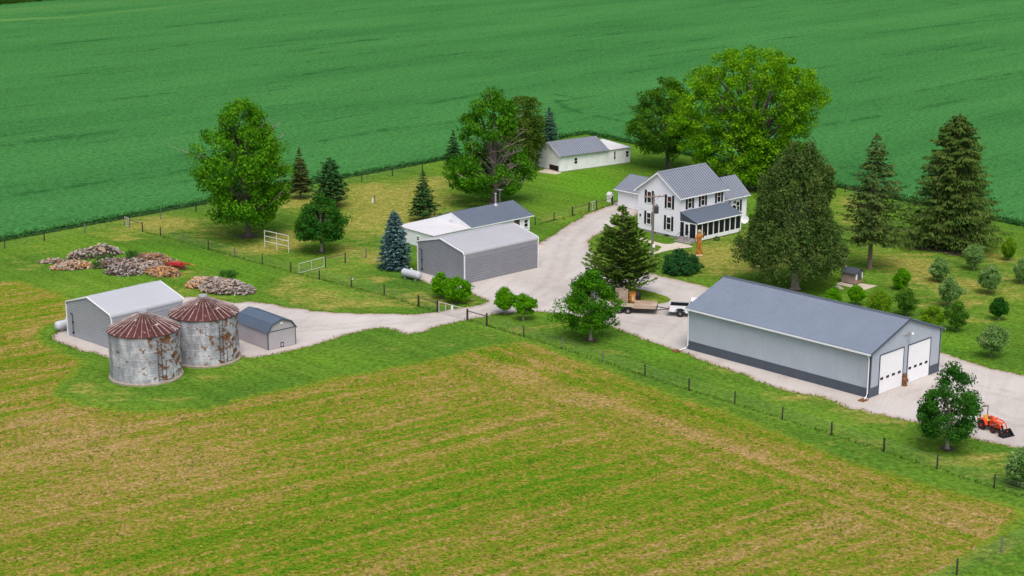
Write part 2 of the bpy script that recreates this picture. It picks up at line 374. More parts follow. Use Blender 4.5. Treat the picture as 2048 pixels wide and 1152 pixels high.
# ------------------------------------------------------------------ the ground
def pip(P, poly):                                  # points inside polygon, numpy
    x, y = P[:, 0], P[:, 1]; ins = np.zeros(len(P), bool); n = len(poly)
    for i in range(n):
        x1, y1 = poly[i]; x2, y2 = poly[(i + 1) % n]
        c = ((y1 > y) != (y2 > y)); 
        if abs(y2 - y1) > 1e-12: ins ^= c & (x < (x2 - x1) * (y - y1) / (y2 - y1) + x1)
    return ins
def seg_dist(P, poly):
    d = np.full(len(P), 1e9); n = len(poly)
    for i in range(n):
        a = np.array(poly[i]); b = np.array(poly[(i + 1) % n]); ab = b - a; L = ab @ ab + 1e-12
        t = np.clip(((P - a) @ ab) / L, 0, 1); d = np.minimum(d, np.linalg.norm(P - a - t[:, None] * ab, axis=1))
    return d
def smooth_poly(pts, it=1):                        # Chaikin corner cutting
    for _ in range(it):
        out = []
        for i in range(len(pts)):
            a, b = pts[i], pts[(i + 1) % len(pts)]
            out += [(a[0] * .75 + b[0] * .25, a[1] * .75 + b[1] * .25), (a[0] * .25 + b[0] * .75, a[1] * .25 + b[1] * .75)]
        pts = out
    return pts
def ragged(pts, step, amp, rs):
    out = []; n = len(pts)
    for i in range(n):
        a = np.array(pts[i]); b = np.array(pts[(i + 1) % n]); L = np.linalg.norm(b - a)
        far = min(np.linalg.norm(a), np.linalg.norm(b)) > 330 or abs(a[0]) > 110
        k = max(1, int(L / (step if not far else 8)))
        for j in range(k): out.append(a + (b - a) * j / k)
    out = np.array(out); m = len(out)
    if amp:
        j1 = rs.normal(0, 1, (m, 2)); j2 = np.repeat(rs.normal(0, 1, (m // 4 + 2, 2)), 4, axis=0)[:m]
        j2 = (j2 + np.roll(j2, 1, 0) + np.roll(j2, -1, 0) + np.roll(j2, 2, 0)) / 2.2
        out = out + amp * (0.55 * j1 + 0.8 * j2)
    return [tuple(p) for p in out]
def sheet(name, pts, z, mat, spacing=1.5, step=0.45, amp=0.0, smooth=1, seed=1, blobs=(), attrs=None, kind='structure', edge=False):
    rs = np.random.RandomState(seed)
    poly = ragged(smooth_poly(pts, smooth), step, amp, rs)
    A = np.array(poly); lo, hi = A.min(0), A.max(0)
    lo = np.maximum(lo, (-120, 95)); hi = np.minimum(hi, (125, 330))
    gx, gy = np.meshgrid(np.arange(lo[0], hi[0], spacing), np.arange(lo[1], hi[1], spacing))
    I = np.stack([gx.ravel(), gy.ravel()], 1)
    I = I + rs.uniform(-.2, .2, I.shape) * spacing
    I = I[pip(I, poly)]
    if len(I): I = I[seg_dist(I, poly) > 0.3 * spacing + amp]
    V = [Vector(p) for p in poly] + [Vector(p) for p in I]
    r = delaunay_2d_cdt(V, [], [list(range(len(poly)))], 1, 1e-5)
    co2 = np.array([(p.x, p.y) for p in r[0]]); F = [f for f in r[2]]
    tri = []
    for f in F:
        for k in range(1, len(f) - 1): tri.append((f[0], f[k], f[k + 1]))
    tri = np.array(tri)
    a, b, c = co2[tri[:, 0]], co2[tri[:, 1]], co2[tri[:, 2]]
    flip = ((b - a)[:, 0] * (c - a)[:, 1] - (b - a)[:, 1] * (c - a)[:, 0]) < 0
    tri[flip] = tri[flip][:, ::-1]
    o = raw_mesh(name, np.c_[co2, np.full(len(co2), z)], tri, mat, None, 3)
    tag(o, kind=kind)
    def put(n, arr):
        at_ = o.data.attributes.new(n, 'FLOAT', 'POINT'); at_.data.foreach_set('value', arr.astype(np.float32))
    if blobs:
        d = np.zeros(len(co2))
        for (px, py, rx, ry, s) in blobs:         # dry places, given as ellipses on the ground
            q = at(px, py); e = at(px + rx, py); g = at(px, py - ry)
            ax = max((e - q).length, .2); ay = max((g - q).length, .2)
            d += s * np.exp(-(((co2[:, 0] - q.x) / ax) ** 2 + ((co2[:, 1] - q.y) / ay) ** 2))
        put('dry', np.clip(d, -1, 1))
    if edge: put('edge', np.minimum(seg_dist(co2, poly), 3))
    for n, fn in (attrs or {}).items(): put(n, fn(co2))
    return o, poly
def W2(lst): return [tuple(at(px, py)[:2]) for px, py in lst]

me = MB().add([(-4000, -200, -.02), (4000, -200, -.02), (4000, 9000, -.02), (-4000, 9000, -.02)], [(0, 1, 2, 3)]).build('ground', M['ground'])
tag(me, kind='structure')

# crop edge: two straight lines meeting in a corner behind the white outbuilding
cl0, cl1 = np.array(at(0, 484)[:2]), np.array(at(886, 321)[:2])
cr0, cr1 = np.array(at(1680, 376)[:2]), np.array(at(2048, 454)[:2])
dl = (cl1 - cl0) / np.linalg.norm(cl1 - cl0); dr = (cr1 - cr0) / np.linalg.norm(cr1 - cr0)
t_ = np.linalg.solve(np.array([dl, -dr]).T, cr0 - cl0); CORNER = cl0 + dl * t_[0]
LFAR, RFAR = CORNER - dl * 260, CORNER + dr * 260

# head strip of the pasture that follows the fence
fa, fb = np.array(at(935, 641)[:2]), np.array(at(1988, 976)[:2])
fd = (fb - fa) / np.linalg.norm(fb - fa); fn = np.array([-fd[1], fd[0]])
def head(P):
    d = np.abs((P - fa) @ fn); return np.clip((15.5 - d) / 3.0, 0, 1)
past_blobs = [(250, 1000, 330, 130, .12), (200, 860, 250, 60, .06), (430, 1090, 330, 60, -.16), (800, 1000, 300, 40, -.14), (1050, 930, 260, 30, -.12), (1250, 980, 220, 40, -.10), (1300, 1110, 200, 50, .02),
              (1700, 1060, 260, 60, .06), (1050, 740, 90, 25, .22), (1180, 800, 110, 14, .18), (330, 930, 180, 40, .10), (120, 860, 160, 60, .12),
              (560, 870, 120, 20, -.06), (60, 620, 60, 25, -.06), (1950, 1050, 90, 30, .16), (90, 660, 40, 20, .18), (1500, 900, 200, 20, .06)]
pa = W2([(-400, 500), (60, 520), (400, 640), (1000, 640), (2200, 1000), (2300, 1300), (1500, 1400), (500, 1400), (-400, 1400)])
sheet('pasture', pa, 0.0, M['pasture'], 2.0, 4, 0, 0, 2, past_blobs, {'head': head})

lawn_px = [(-300, 612), (0, 560), (60, 570), (110, 587), (140, 604), (150, 632), (112, 642), (82, 655), (64, 668), (74, 688), (108, 700), (138, 716), (150, 735), (122, 758), (98, 776),
           (108, 796), (164, 813), (257, 826), (360, 827), (437, 815), (514, 796), (600, 776), (700, 753), (790, 738), (860, 723), (930, 708), (1000, 692), (1038, 686),
           (1070, 692), (1100, 703), (1180, 732), (1250, 760), (1340, 791), (1440, 826), (1570, 875), (1700, 926), (1800, 960), (1900, 985), (1980, 1003), (2022, 1018),
           (2034, 1032), (2004, 1058), (1950, 1092), (1890, 1128), (1840, 1157), (1760, 1205), (1680, 1260), (2300, 1260), (2500, 900)]
nl_, nr_ = np.array([-dl[1], dl[0]]), np.array([-dr[1], dr[0]])
lawn_w = W2(lawn_px) + [tuple(RFAR + nr_ * 2), tuple(CORNER + dr * 6 + nr_ * 2), tuple(CORNER + np.array([0, 4.0])), tuple(CORNER - dl * 6 + nl_ * 2), tuple(LFAR + nl_ * 2)]
B = [(1850, 540, 230, 80, .16), (1450, 510, 130, 50, .16), (800, 430, 190, 70, .14), (660, 600, 160, 30, .12), (1640, 830, 300, 60, .10), (600, 500, 120, 40, .1), (328, 446, 70, 13, .75), (300, 455, 120, 22, .3), (440, 470, 70, 18, .35), (500, 499, 50, 12, .7), (575, 470, 60, 12, .4), (560, 492, 40, 10, .7), (588, 478, 30, 9, .7), (810, 420, 120, 45, .28), (738, 372, 40, 8, .6), (786, 385, 60, 9, .55),
     (868, 363, 60, 12, .6), (709, 445, 40, 22, .45), (738, 508, 45, 12, .5), (690, 500, 30, 10, .4), (582, 407, 60, 14, .6), (640, 390, 60, 12, .35), (720, 400, 80, 20, .4), (780, 440, 60, 30, .35), (850, 400, 60, 30, .3),
     (1450, 500, 70, 22, .5), (1510, 475, 30, 20, .45), (1560, 520, 40, 20, .3), (1415, 520, 50, 14, .55), (1500, 535, 60, 10, .4), (1440, 545, 50, 8, .4), (1545, 440, 40, 20, .3), (1700, 405, 30, 16, .6), (1690, 440, 40, 30, .35),
     (1790, 520, 70, 20, .4), (1850, 560, 60, 16, .5), (1840, 530, 50, 12, .5), (1900, 585, 50, 10, .4), (1945, 570, 50, 10, .55), (2000, 515, 50, 16, .5), (1940, 605, 40, 8, .5), (1950, 640, 40, 8, .45), (1870, 610, 60, 10, .35), (2020, 590, 40, 12, .4), (2030, 560, 30, 20, .4), (1830, 475, 60, 12, .3),
     (1500, 738, 50, 7, .6), (1230, 704, 34, 6, .55), (1420, 742, 60, 8, .45), (1600, 795, 60, 8, .55), (1780, 842, 80, 8, .6), (1760, 825, 40, 7, .6), (1900, 925, 60, 12, .5), (1970, 912, 40, 8, .7), (2020, 925, 30, 10, .7), (2000, 950, 60, 12, .4), (1730, 890, 70, 12, .3), (1680, 815, 40, 6, .4),
     (640, 590, 70, 14, .55), (585, 560, 40, 12, .5), (740, 608, 70, 9, .5), (650, 612, 70, 7, .4), (565, 580, 30, 10, .5), (745, 522, 22, 6, .9), (760, 560, 24, 6, .9), (820, 590, 60, 10, .45), (860, 605, 60, 10, .45), (690, 545, 60, 12, .3), (930, 600, 40, 8, .35),
     (370, 580, 50, 9, .4), (400, 595, 60, 8, .5), (370, 548, 30, 9, .7), (250, 478, 30, 5, .7), (230, 470, 40, 8, .25), (60, 530, 60, 12, .3), (90, 500, 60, 14, .3),
     (200, 790, 80, 14, .42), (330, 800, 90, 8, .3), (160, 770, 30, 12, .4), (560, 730, 70, 8, .3), (420, 755, 60, 10, .35), (750, 700, 80, 12, .25), (1000, 665, 60, 8, .3), (1060, 655, 40, 8, .35), (900, 690, 60, 8, .25), (1950, 1100, 60, 30, .35), (2030, 1080, 30, 20, .3),
     (1130, 650, 40, 8, .3), (1300, 500, 0.1, .1, 0), (1170, 420, 40, 10, .25), (1110, 436, 30, 8, .4), (1160, 355, 80, 25, -.35), (1200, 380, 60, 20, -.35), (330, 520, 130, 25, -.35), (160, 500, 120, 20, -.15), (480, 560, 60, 25, -.3), (1330, 705, 60, 12, -.35), (1400, 740, 50, 10, -.2), (1900, 680, 60, 30, -.25), (1650, 590, 60, 20, -.3), (560, 640, 60, 8, -.3), (640, 720, 160, 14, -.2)]
sheet('lawn', lawn_w, 0.006, M['lawn'], 1.1, 0.4, 0.16, 1, 3, B, edge=True)

grav_px = [(100, 677), (112, 664), (135, 650), (250, 610), (380, 590), (440, 600), (473, 607), (503, 603), (532, 607), (577, 615), (612, 620.5), (680, 626), (760, 628.5), (859, 627), (880, 624), (927, 615.5), (964, 610),
           (977, 603), (968, 598), (951, 591), (905, 577), (865, 567.5), (842, 564), (832, 557), (836, 540), (900, 520), (1060, 500), (1078, 488), (1098, 476.6), (1119, 460), (1143, 445.6), (1172, 431), (1196, 420.5), (1225, 410),
           (1236, 402), (1288, 414), (1278, 428), (1250, 445), (1206, 464), (1181, 478), (1180, 490), (1187, 501), (1215, 522), (1260, 535), (1300, 543.5), (1334, 553.6), (1365, 562), (1405, 571.6), (1470, 588), (1560, 615), (1700, 655),
           (1790, 682), (1879, 705), (1906, 714.6), (1967, 731.6), (2015, 743.8), (2048, 752), (2230, 798), (2230, 960), (2060, 903), (2040, 899), (2025, 898), (1991, 889.6), (1947, 880), (1925, 870.5), (1845, 848), (1800, 837), (1768, 828),
           (1745, 829), (1724, 824), (1688, 815), (1650, 796), (1591, 786), (1517, 762), (1437, 732.5), (1378, 710), (1344, 700), (1331, 695), (1303, 685.6), (1272, 672), (1247, 664.5), (1210, 648), (1170, 637), (1131, 628), (1100, 625), (1069, 623),
           (1030, 626), (995, 629), (970, 633), (936, 640), (905, 646), (866, 657), (838, 664), (817, 669), (800, 665), (783, 660), (762, 656), (735, 660), (700, 669), (640, 686), (592, 700), (545, 711), (485, 713), (400, 716), (330, 735), (232, 722), (200, 711), (145, 693)]
RUTS = [[(1236, 412), (1190, 432), (1150, 458), (1128, 490), (1120, 530), (1105, 565), (1060, 600), (1000, 618), (930, 633), (850, 640), (760, 645), (660, 655), (560, 660)],
        [(1390, 580), (1330, 562), (1250, 545), (1190, 545), (1150, 560), (1110, 590), (1060, 606)], [(1130, 600), (1200, 625), (1280, 645), (1350, 655)], [(2060, 800), (1960, 775), (1880, 775), (1800, 800)], [(2060, 850), (1990, 835), (1940, 800), (1870, 765)]]
def ruts(P):
    d = np.full(len(P), 9.0)
    for ln in RUTS:
        q = smooth_poly([tuple(at(*p)[:2]) for p in ln], 1)[:-2]
        for k in range(len(q) - 1):
            a, b = np.array(q[k]), np.array(q[k + 1]); ab = b - a; t = np.clip(((P - a) @ ab) / (ab @ ab + 1e-9), 0, 1)
            d = np.minimum(d, np.linalg.norm(P - a - t[:, None] * ab, axis=1))
    return np.exp(-((d - .8) / .33) ** 2) * .8 + np.exp(-(d / .3) ** 2) * .15
GRAVEL_POLY = sheet('gravel_drive', W2(grav_px), 0.012, M['gravel'], 0.55, 0.3, 0.12, 1, 4, edge=True, attrs={'rut': ruts})[1]
isl = [(1192, 592), (1215, 578), (1250, 574), (1280, 579), (1309, 585), (1332, 592), (1341, 600), (1334, 606), (1303, 610), (1272, 611), (1225, 608)]
sheet('grass_island', W2(isl), 0.018, M['lawn'], 1.0, 0.4, 0.10, 1, 5, [(1290, 600, 30, 6, .6), (1250, 590, 0.1, .1, 0)], edge=True)
walk = [(1262, 470), (1284, 475.5), (1306, 482.5), (1328, 488.5), (1344, 488), (1352, 484), (1385, 492), (1384, 495), (1350, 498), (1316, 506), (1288, 514), (1262, 521), (1262, 514), (1288, 507), (1310, 500.5), (1327, 494.5), (1306, 488), (1283, 480.5), (1262, 475)]
sheet('concrete_walk', W2(walk), 0.018, M['concrete'], 1.0, 0.6, 0.01, 1, 6)
sheet('concrete_apron', W2([(1074, 344), (1092, 337), (1124, 346), (1112, 349)]), 0.018, M['concrete'], 1.0, 0.6, 0.02, 0, 7)
sheet('concrete_pad', W2([(1671, 568.5), (1686, 562), (1756, 571.5), (1729, 580)]), 0.018, M['pad'], 0.6, 0.5, 0.01, 0, 8)
sheet('garage_pad', W2([(1066, 505), (1080, 490), (1094, 494), (1080, 500)]), 0.018, M['concrete'], 1.0, 0.6, 0.02, 0, 9)

# ------------------------------------------------------------------ the soybean field: a rough leaf canopy about 0.85 m up
def crop_field():
    rs = np.random.RandomState(11)
    a = math.radians(46.5); U = np.array([math.cos(a), math.sin(a)]); Vv = np.array([-U[1], U[0]])
    st = 0.85
    gu, gv = np.meshgrid(np.arange(-110, 720, st), np.arange(-330, 560, st))
    base = cl0 - U * 90
    X = base[0] + gu * U[0] + gv * Vv[0]; Y = base[1] + gu * U[1] + gv * Vv[1]
    ins = (((np.stack([X, Y], -1) - CORNER) @ np.array([-dl[1], dl[0]])) > 0.25)
    nr = np.array([-dr[1], dr[0]])
    ins_r = (((np.stack([X, Y], -1) - CORNER) @ nr) > 0.25)
    inside = ins | ins_r
    inside &= (Y > 150) & (np.abs(X) < 0.36 * Y + 25) & (Y < 590)
    lim = (X + 165.3) * (21.6 / 20.4) + 545.96                    # the corn strip begins behind this line
    ny, nx = X.shape
    Z = 0.80 + rs.normal(0, .06, X.shape) + 0.05 * np.cos(gv / 0.76 * 2 * PI)
    big = rs.normal(0, 1, (ny // 8 + 2, nx // 8 + 2)); 
    jx, jy = rs.uniform(-.25, .25, X.shape) * st, rs.uniform(-.25, .25, X.shape) * st
    idx = np.arange(ny * nx).reshape(ny, nx)
    q = np.stack([idx[:-1, :-1], idx[:-1, 1:], idx[1:, 1:], idx[1:, :-1]], -1).reshape(-1, 4)
    ok = inside.ravel()[q].all(1); q = q[ok]
    cnt = np.zeros(ny * nx, int); np.add.at(cnt, q.ravel(), 1)
    V = np.stack([X + jx, Y + jy, Z], -1).reshape(-1, 3)
    rim = (cnt > 0) & (cnt < 4); V[rim, 2] = 0.30 + rs.uniform(0, .25, rim.sum())
    used = np.unique(q); remap = -np.ones(ny * nx, int); remap[used] = np.arange(len(used))
    V = V[used]; q = remap[q]
    pale = np.zeros(len(V))
    for (x0, y0, x1, y1, wd, s) in ((0, 46, 130, 40, 3, .9), (130, 40, 330, 20, 2.5, .5), (330, 20, 470, 4, 3, .35), (-30, 30, 200, 12, 9, .3), (200, 12, 420, -4, 8, .2)):
        p0, p1 = np.array(at(x0, y0)[:2]), np.array(at(x1, y1)[:2]); ab = p1 - p0
        t = np.clip(((V[:, :2] - p0) @ ab) / (ab @ ab), 0, 1)
        d = np.linalg.norm(V[:, :2] - p0 - t[:, None] * ab, axis=1); pale = np.maximum(pale, s * np.exp(-(d / wd) ** 2))
    o = raw_mesh('soybean_field', V, q, M['crop'])
    at_ = o.data.attributes.new('pale', 'FLOAT', 'POINT'); at_.data.foreach_set('value', pale.astype(np.float32))
    tk_ = np.zeros(len(V))
    for line in ([(170, 118), (290, 108), (372, 96)], [(200, 210), (290, 200), (345, 192)], [(560, 165), (640, 152), (705, 140)], [(1290, 120), (1450, 100)], [(1740, 74), (1900, 55), (2060, 38)], [(1830, 190), (1960, 166), (2060, 148)],
                 [(0, 302), (120, 287), (230, 270)], [(40, 400), (150, 383), (260, 365)], [(640, 292), (770, 268)], [(1114, 208), (1128, 222), (1160, 234), (1210, 244), (1266, 256)], [(1112, 196), (1150, 204), (1176, 200)], [(1682, 342), (1700, 356), (1740, 372), (1800, 384)], [(1690, 334), (1712, 346), (1760, 362)], [(330, 60), (480, 45)], [(860, 215), (1000, 190)], [(1640, 260), (1760, 240)]):
        for k in range(len(line) - 1):
            p0, p1 = np.array(at(*line[k])[:2]), np.array(at(*line[k + 1])[:2]); ab = p1 - p0
            t = np.clip(((V[:, :2] - p0) @ ab) / (ab @ ab), 0, 1)
            tk_ = np.maximum(tk_, np.exp(-(np.linalg.norm(V[:, :2] - p0 - t[:, None] * ab, axis=1) / .75) ** 2))
    at_ = o.data.attributes.new('track', 'FLOAT', 'POINT'); at_.data.foreach_set('value', tk_.astype(np.float32))
    return tag(o, 'dark green soybean field of close rows behind the whole farmstead', 'crop', kind='stuff')
crop_field()

# ------------------------------------------------------------------ plants
def cards(C, D, Nn, L, Wd, rs):
    """leaf-shaped cards: centre, long axis, normal, length, width -> verts, quads"""
    D = D / (np.linalg.norm(D, axis=1, keepdims=True) + 1e-9)
    S = np.cross(Nn, D); S /= (np.linalg.norm(S, axis=1, keepdims=True) + 1e-9)
    nn = np.cross(D, S)
    L = L[:, None]; Wd = Wd[:, None]
    a = C - D * L * .5; b = C + S * Wd * .5 + nn * Wd * .12; c = C + D * L * .5; d = C - S * Wd * .5 + nn * Wd * .12
    V = np.stack([a, b, c, d], 1).reshape(-1, 3)
    F = np.arange(len(C) * 4).reshape(-1, 4)
    return V, F
def unit(rs, n):
    v = rs.normal(0, 1, (n, 3)); return v / np.linalg.norm(v, axis=1, keepdims=True)
def interp(prof, t):
    return np.interp(t, [p[0] for p in prof], [p[1] for p in prof])
class Crown:
    def __init__(s): s.V = []; s.F = []; s.n = 0
    def put(s, C, D, Nn, L, W, rs):
        V, F = cards(C, D, Nn, L, W, rs); s.V.append(V); s.F.append(F + s.n); s.n += len(V)
    def build(s, name, mat, parent):
        return raw_mesh(name, np.concatenate(s.V), np.concatenate(s.F), mat, parent)
def broadleaf(name, px, py, H, prof, label, mat, bk='bark', seed=1, nclump=120, nleaf=60, leaf=0.4, cr=1.0, trunk=0.3, group=None, cat='tree', lean=(0, 0), hollow=0.2,
              droop=0.0, multi=1, dead=0, squash=0.7, loc=None, lobes=9, bare=None, lobamp=1.0, thin=1.0):
    """prof: list of (height in m, crown radius in m)"""
    rs = np.random.RandomState(seed); p = loc or at(px, py)
    root = thing(name, p, 0, label, cat, group)
    z0, z1 = prof[0][0], prof[-1][0]
    ld = unit(rs, lobes); la = rs.uniform(.10, .30, lobes); 
    z = rs.uniform(z0, z1, nclump * 5); r = interp(prof, z); keep = rs.uniform(0, 1, len(z)) < (r / r.max()) ** 1.2; z = z[keep][:nclump]; r = r[keep][:nclump]
    th = rs.uniform(0, 2 * PI, len(z)); rho = rs.uniform(hollow, 1, len(z)) ** 0.5
    zc = (z - z0) / (z1 - z0) * 2 - 1
    dirs = np.stack([np.cos(th), np.sin(th), zc], 1); dirs /= np.linalg.norm(dirs, axis=1, keepdims=True)
    lob = 0.86 + (lobamp * la[None] * np.clip((dirs @ ld.T - .55) / .45, 0, 1)).sum(1) - 0.16 * np.clip((dirs @ unit(rs, 7).T - .8) / .2, 0, 1).sum(1)
    rr = np.maximum(r * lob * rho - cr * .35, 0.02)
    C = np.stack([np.cos(th) * rr + lean[0] * z / H, np.sin(th) * rr + lean[1] * z / H, z], 1)
    if bare is not None:                          # leafless middle, open towards the front
        C = C[~((C[:, 2] > bare[0]) & (C[:, 2] < bare[1]) & (C[:, 1] < 2.2) & (np.abs(C[:, 0] - .4) < 3.0))]
    cw = Crown()
    n = len(C) * nleaf; ci = np.repeat(np.arange(len(C)), nleaf)
    crs = cr * rs.uniform(.6, 1.25, len(C))
    off = unit(rs, n) * (rs.uniform(0.1, 1, n) ** 0.45)[:, None] * crs[ci][:, None]; off[:, 2] *= squash
    if droop: off[:, 2] -= droop * np.abs(off[:, 2]) * 1.2
    Pn = C[ci] + off
    out = off / (np.linalg.norm(off, axis=1, keepdims=True) + 1e-6)
    Nn = out * .75 + np.array([0, 0, .55]) + rs.normal(0, .45, (n, 3))
    D = rs.normal(0, 1, (n, 3)); D[:, 2] -= .3 + droop
    lf = leaf * rs.uniform(.6, 1.35, n)
    cw.put(Pn, D, Nn, lf, lf * rs.uniform(.55, .8, n) * thin, rs)
    cw.build('crown', mat, root)
    # trunk, limbs
    tb = MB(); zt = z0 + (z1 - z0) * .62
    for k in range(multi):
        ox, oy = (0, 0) if multi == 1 else (rs.normal(0, .16), rs.normal(0, .16))
        e = 0 if multi == 1 else .9
        pts = [(ox * .4, oy * .4, -.05), (ox * .5, oy * .5, .25), (ox + lean[0] * .2, oy + lean[1] * .2, z0 * .6 + .3), (ox * (1 + e * 3) + lean[0] * .45, oy * (1 + e * 3) + lean[1] * .45, (z0 + zt) / 2), (ox * (1 + e * 5) + lean[0] * .6 + rs.normal(0, .2), oy * (1 + e * 5) + lean[1] * .6, zt)]
        tr = trunk / (1 if multi == 1 else 1.6)
        tb.path(pts, [tr * 1.75, tr * 1.12, tr * .95, tr * .62, tr * .2], 9)
    for i in rs.permutation(len(C))[:max(6, nclump // 6)]:
        c = C[i]; zs = z0 * .75 + (c[2] - z0 * .75) * rs.uniform(.15, .55); zs = max(zs, z0 * .55)
        s_ = Vector((lean[0] * zs / H, lean[1] * zs / H, zs)); e_ = Vector(c); m_ = s_.lerp(e_, .5) + Vector((0, 0, .06 * (e_ - s_).length))
        rad = trunk * .42 * rs.uniform(.6, 1)
        tb.path([s_, m_, e_], [rad, rad * .6, rad * .18], 5)
    if bk: tb.build('trunk', M[bk], root, True)
    if dead:
        for k in range(dead):
            i = rs.randint(len(C)); c = Vector(C[i])
            if bare is not None and k % 4: c = Vector((rs.normal(.4, 1.3), rs.uniform(-2.5, .5), rs.uniform(bare[0] - 1.5, bare[1] + .5)))
            d0 = Vector((c.x, c.y, 0)).normalized() * rs.uniform(.5, 1) + Vector((rs.normal(0, .5), rs.normal(0, .5), rs.uniform(.3, 1.1)))
            L = rs.uniform(.1, .22) * H; s_ = c * .92; s_.z = c.z
            e_ = s_ + d0.normalized() * L
            db = MB(); db.path([s_, s_.lerp(e_, .5) + Vector((0, 0, .1)), e_], [.07, .045, .015], 4)
            for q in range(4):
                f_ = s_.lerp(e_, rs.uniform(.3, .9)); g_ = f_ + Vector(rs.normal(0, .3, 3)) * L * .5 + Vector((0, 0, .2)); db.path([f_, g_], [.03, .01], 3)
            db.build('dead_branch', M['dead'], root)
    return root
def conifer(name, px, py, H, prof, label, mat, bk='bark_brown', seed=1, levels=24, nb=11, nc=46, spray=0.55, wid=0.2, droop=0.25, sag=-0.12, trunk=0.22, gap=0.12, hang=0.35, group=None, cat='tree', loc=None, irregular=0.18, lean=(0, 0)):
    """whorled branches carrying flat hanging sprays; prof: (height, branch length)"""
    rs = np.random.RandomState(seed); p = loc or at(px, py)
    root = thing(name, p, 0, label, cat, group); cw = Crown(); tb = MB()
    z0, z1 = prof[0][0], prof[-1][0]
    tb.path([(0, 0, -.05), (0, 0, .3), (0, 0, H * .5), (lean[0], lean[1], H * .985)], [trunk * 1.7, trunk * 1.1, trunk * .7, .03], 9)
    P, D, Nn, L, Wd = [], [], [], [], []
    lob = rs.uniform(-irregular, irregular, 12)
    for i in range(levels):
        t = (i + rs.uniform(-.3, .3)) / levels; z = z0 + (z1 - z0) * np.clip(t, 0, 1) ** 0.92
        R = interp(prof, z)
        k = max(4, int(nb * (0.5 + 0.5 * R / max(q[1] for q in prof)))); a0 = rs.uniform(0, 2 * PI)
        for j in range(k):
            if rs.uniform() < gap: continue
            th = a0 + 2 * PI * j / k + rs.normal(0, .16)
            l = R * (rs.uniform(.72, 1.08) + lob[int(th / (2 * PI) * 12) % 12])
            if l < .15: l = .15
            d = np.array([math.cos(th), math.sin(th), 0]); side = np.array([-d[1], d[0], 0])
            n = max(5, int(nc * (0.25 + .75 * l / max(q[1] for q in prof))))
            s = rs.uniform(.12, 1, n) ** .75
            zz = z + sag * l * s + 0.55 * abs(sag) * l * s ** 3 * 1.2
            lat = rs.normal(0, 1, n) * .20 * l * (1.05 - s * .75)
            pos = d[None] * (s * l)[:, None] + side[None] * lat[:, None]; pos[:, 2] = zz - np.abs(lat) * droop + rs.normal(0, .05, n) * H * .05
            pos[:, 0] += lean[0] * z / H; pos[:, 1] += lean[1] * z / H
            dd = d[None] * .8 + side[None] * (np.sign(lat) * rs.uniform(.1, .8, n))[:, None]; dd[:, 2] = -hang * rs.uniform(.3, 1.5, n)
            P.append(pos); D.append(dd + rs.normal(0, .18, (n, 3)))
            Nn.append(np.array([0, 0, 1.0])[None] + d[None] * .25 + rs.normal(0, .35, (n, 3)))
            L.append(spray * rs.uniform(.55, 1.25, n) * (0.55 + .45 * min(1, l / 1.5))); Wd.append(wid * rs.uniform(.6, 1.4, n) * (0.55 + .45 * min(1, l / 1.5)))
            if j % 2 == 0: tb.path([(lean[0] * z / H, lean[1] * z / H, z), tuple(d * l * .5 + np.array([0, 0, z + sag * l * .5])), tuple(d * l * .9 + np.array([0, 0, z + sag * l * .8]))], [trunk * .16 + .015, .02, .008], 4)
    n = 24; P.append(np.c_[rs.normal(lean[0], .08, n), rs.normal(lean[1], .08, n), H - rs.uniform(0, .9, n)]); D.append(np.c_[rs.normal(0, .4, (n, 2)), np.ones(n)]); Nn.append(unit(rs, n)); L.append(np.full(n, spray * .8)); Wd.append(np.full(n, wid * .7))
    cw.put(np.concatenate(P), np.concatenate(D), np.concatenate(Nn), np.concatenate(L), np.concatenate(Wd), rs)
    cw.build('crown', mat, root); tb.build('trunk', M[bk], root, True)
    return root

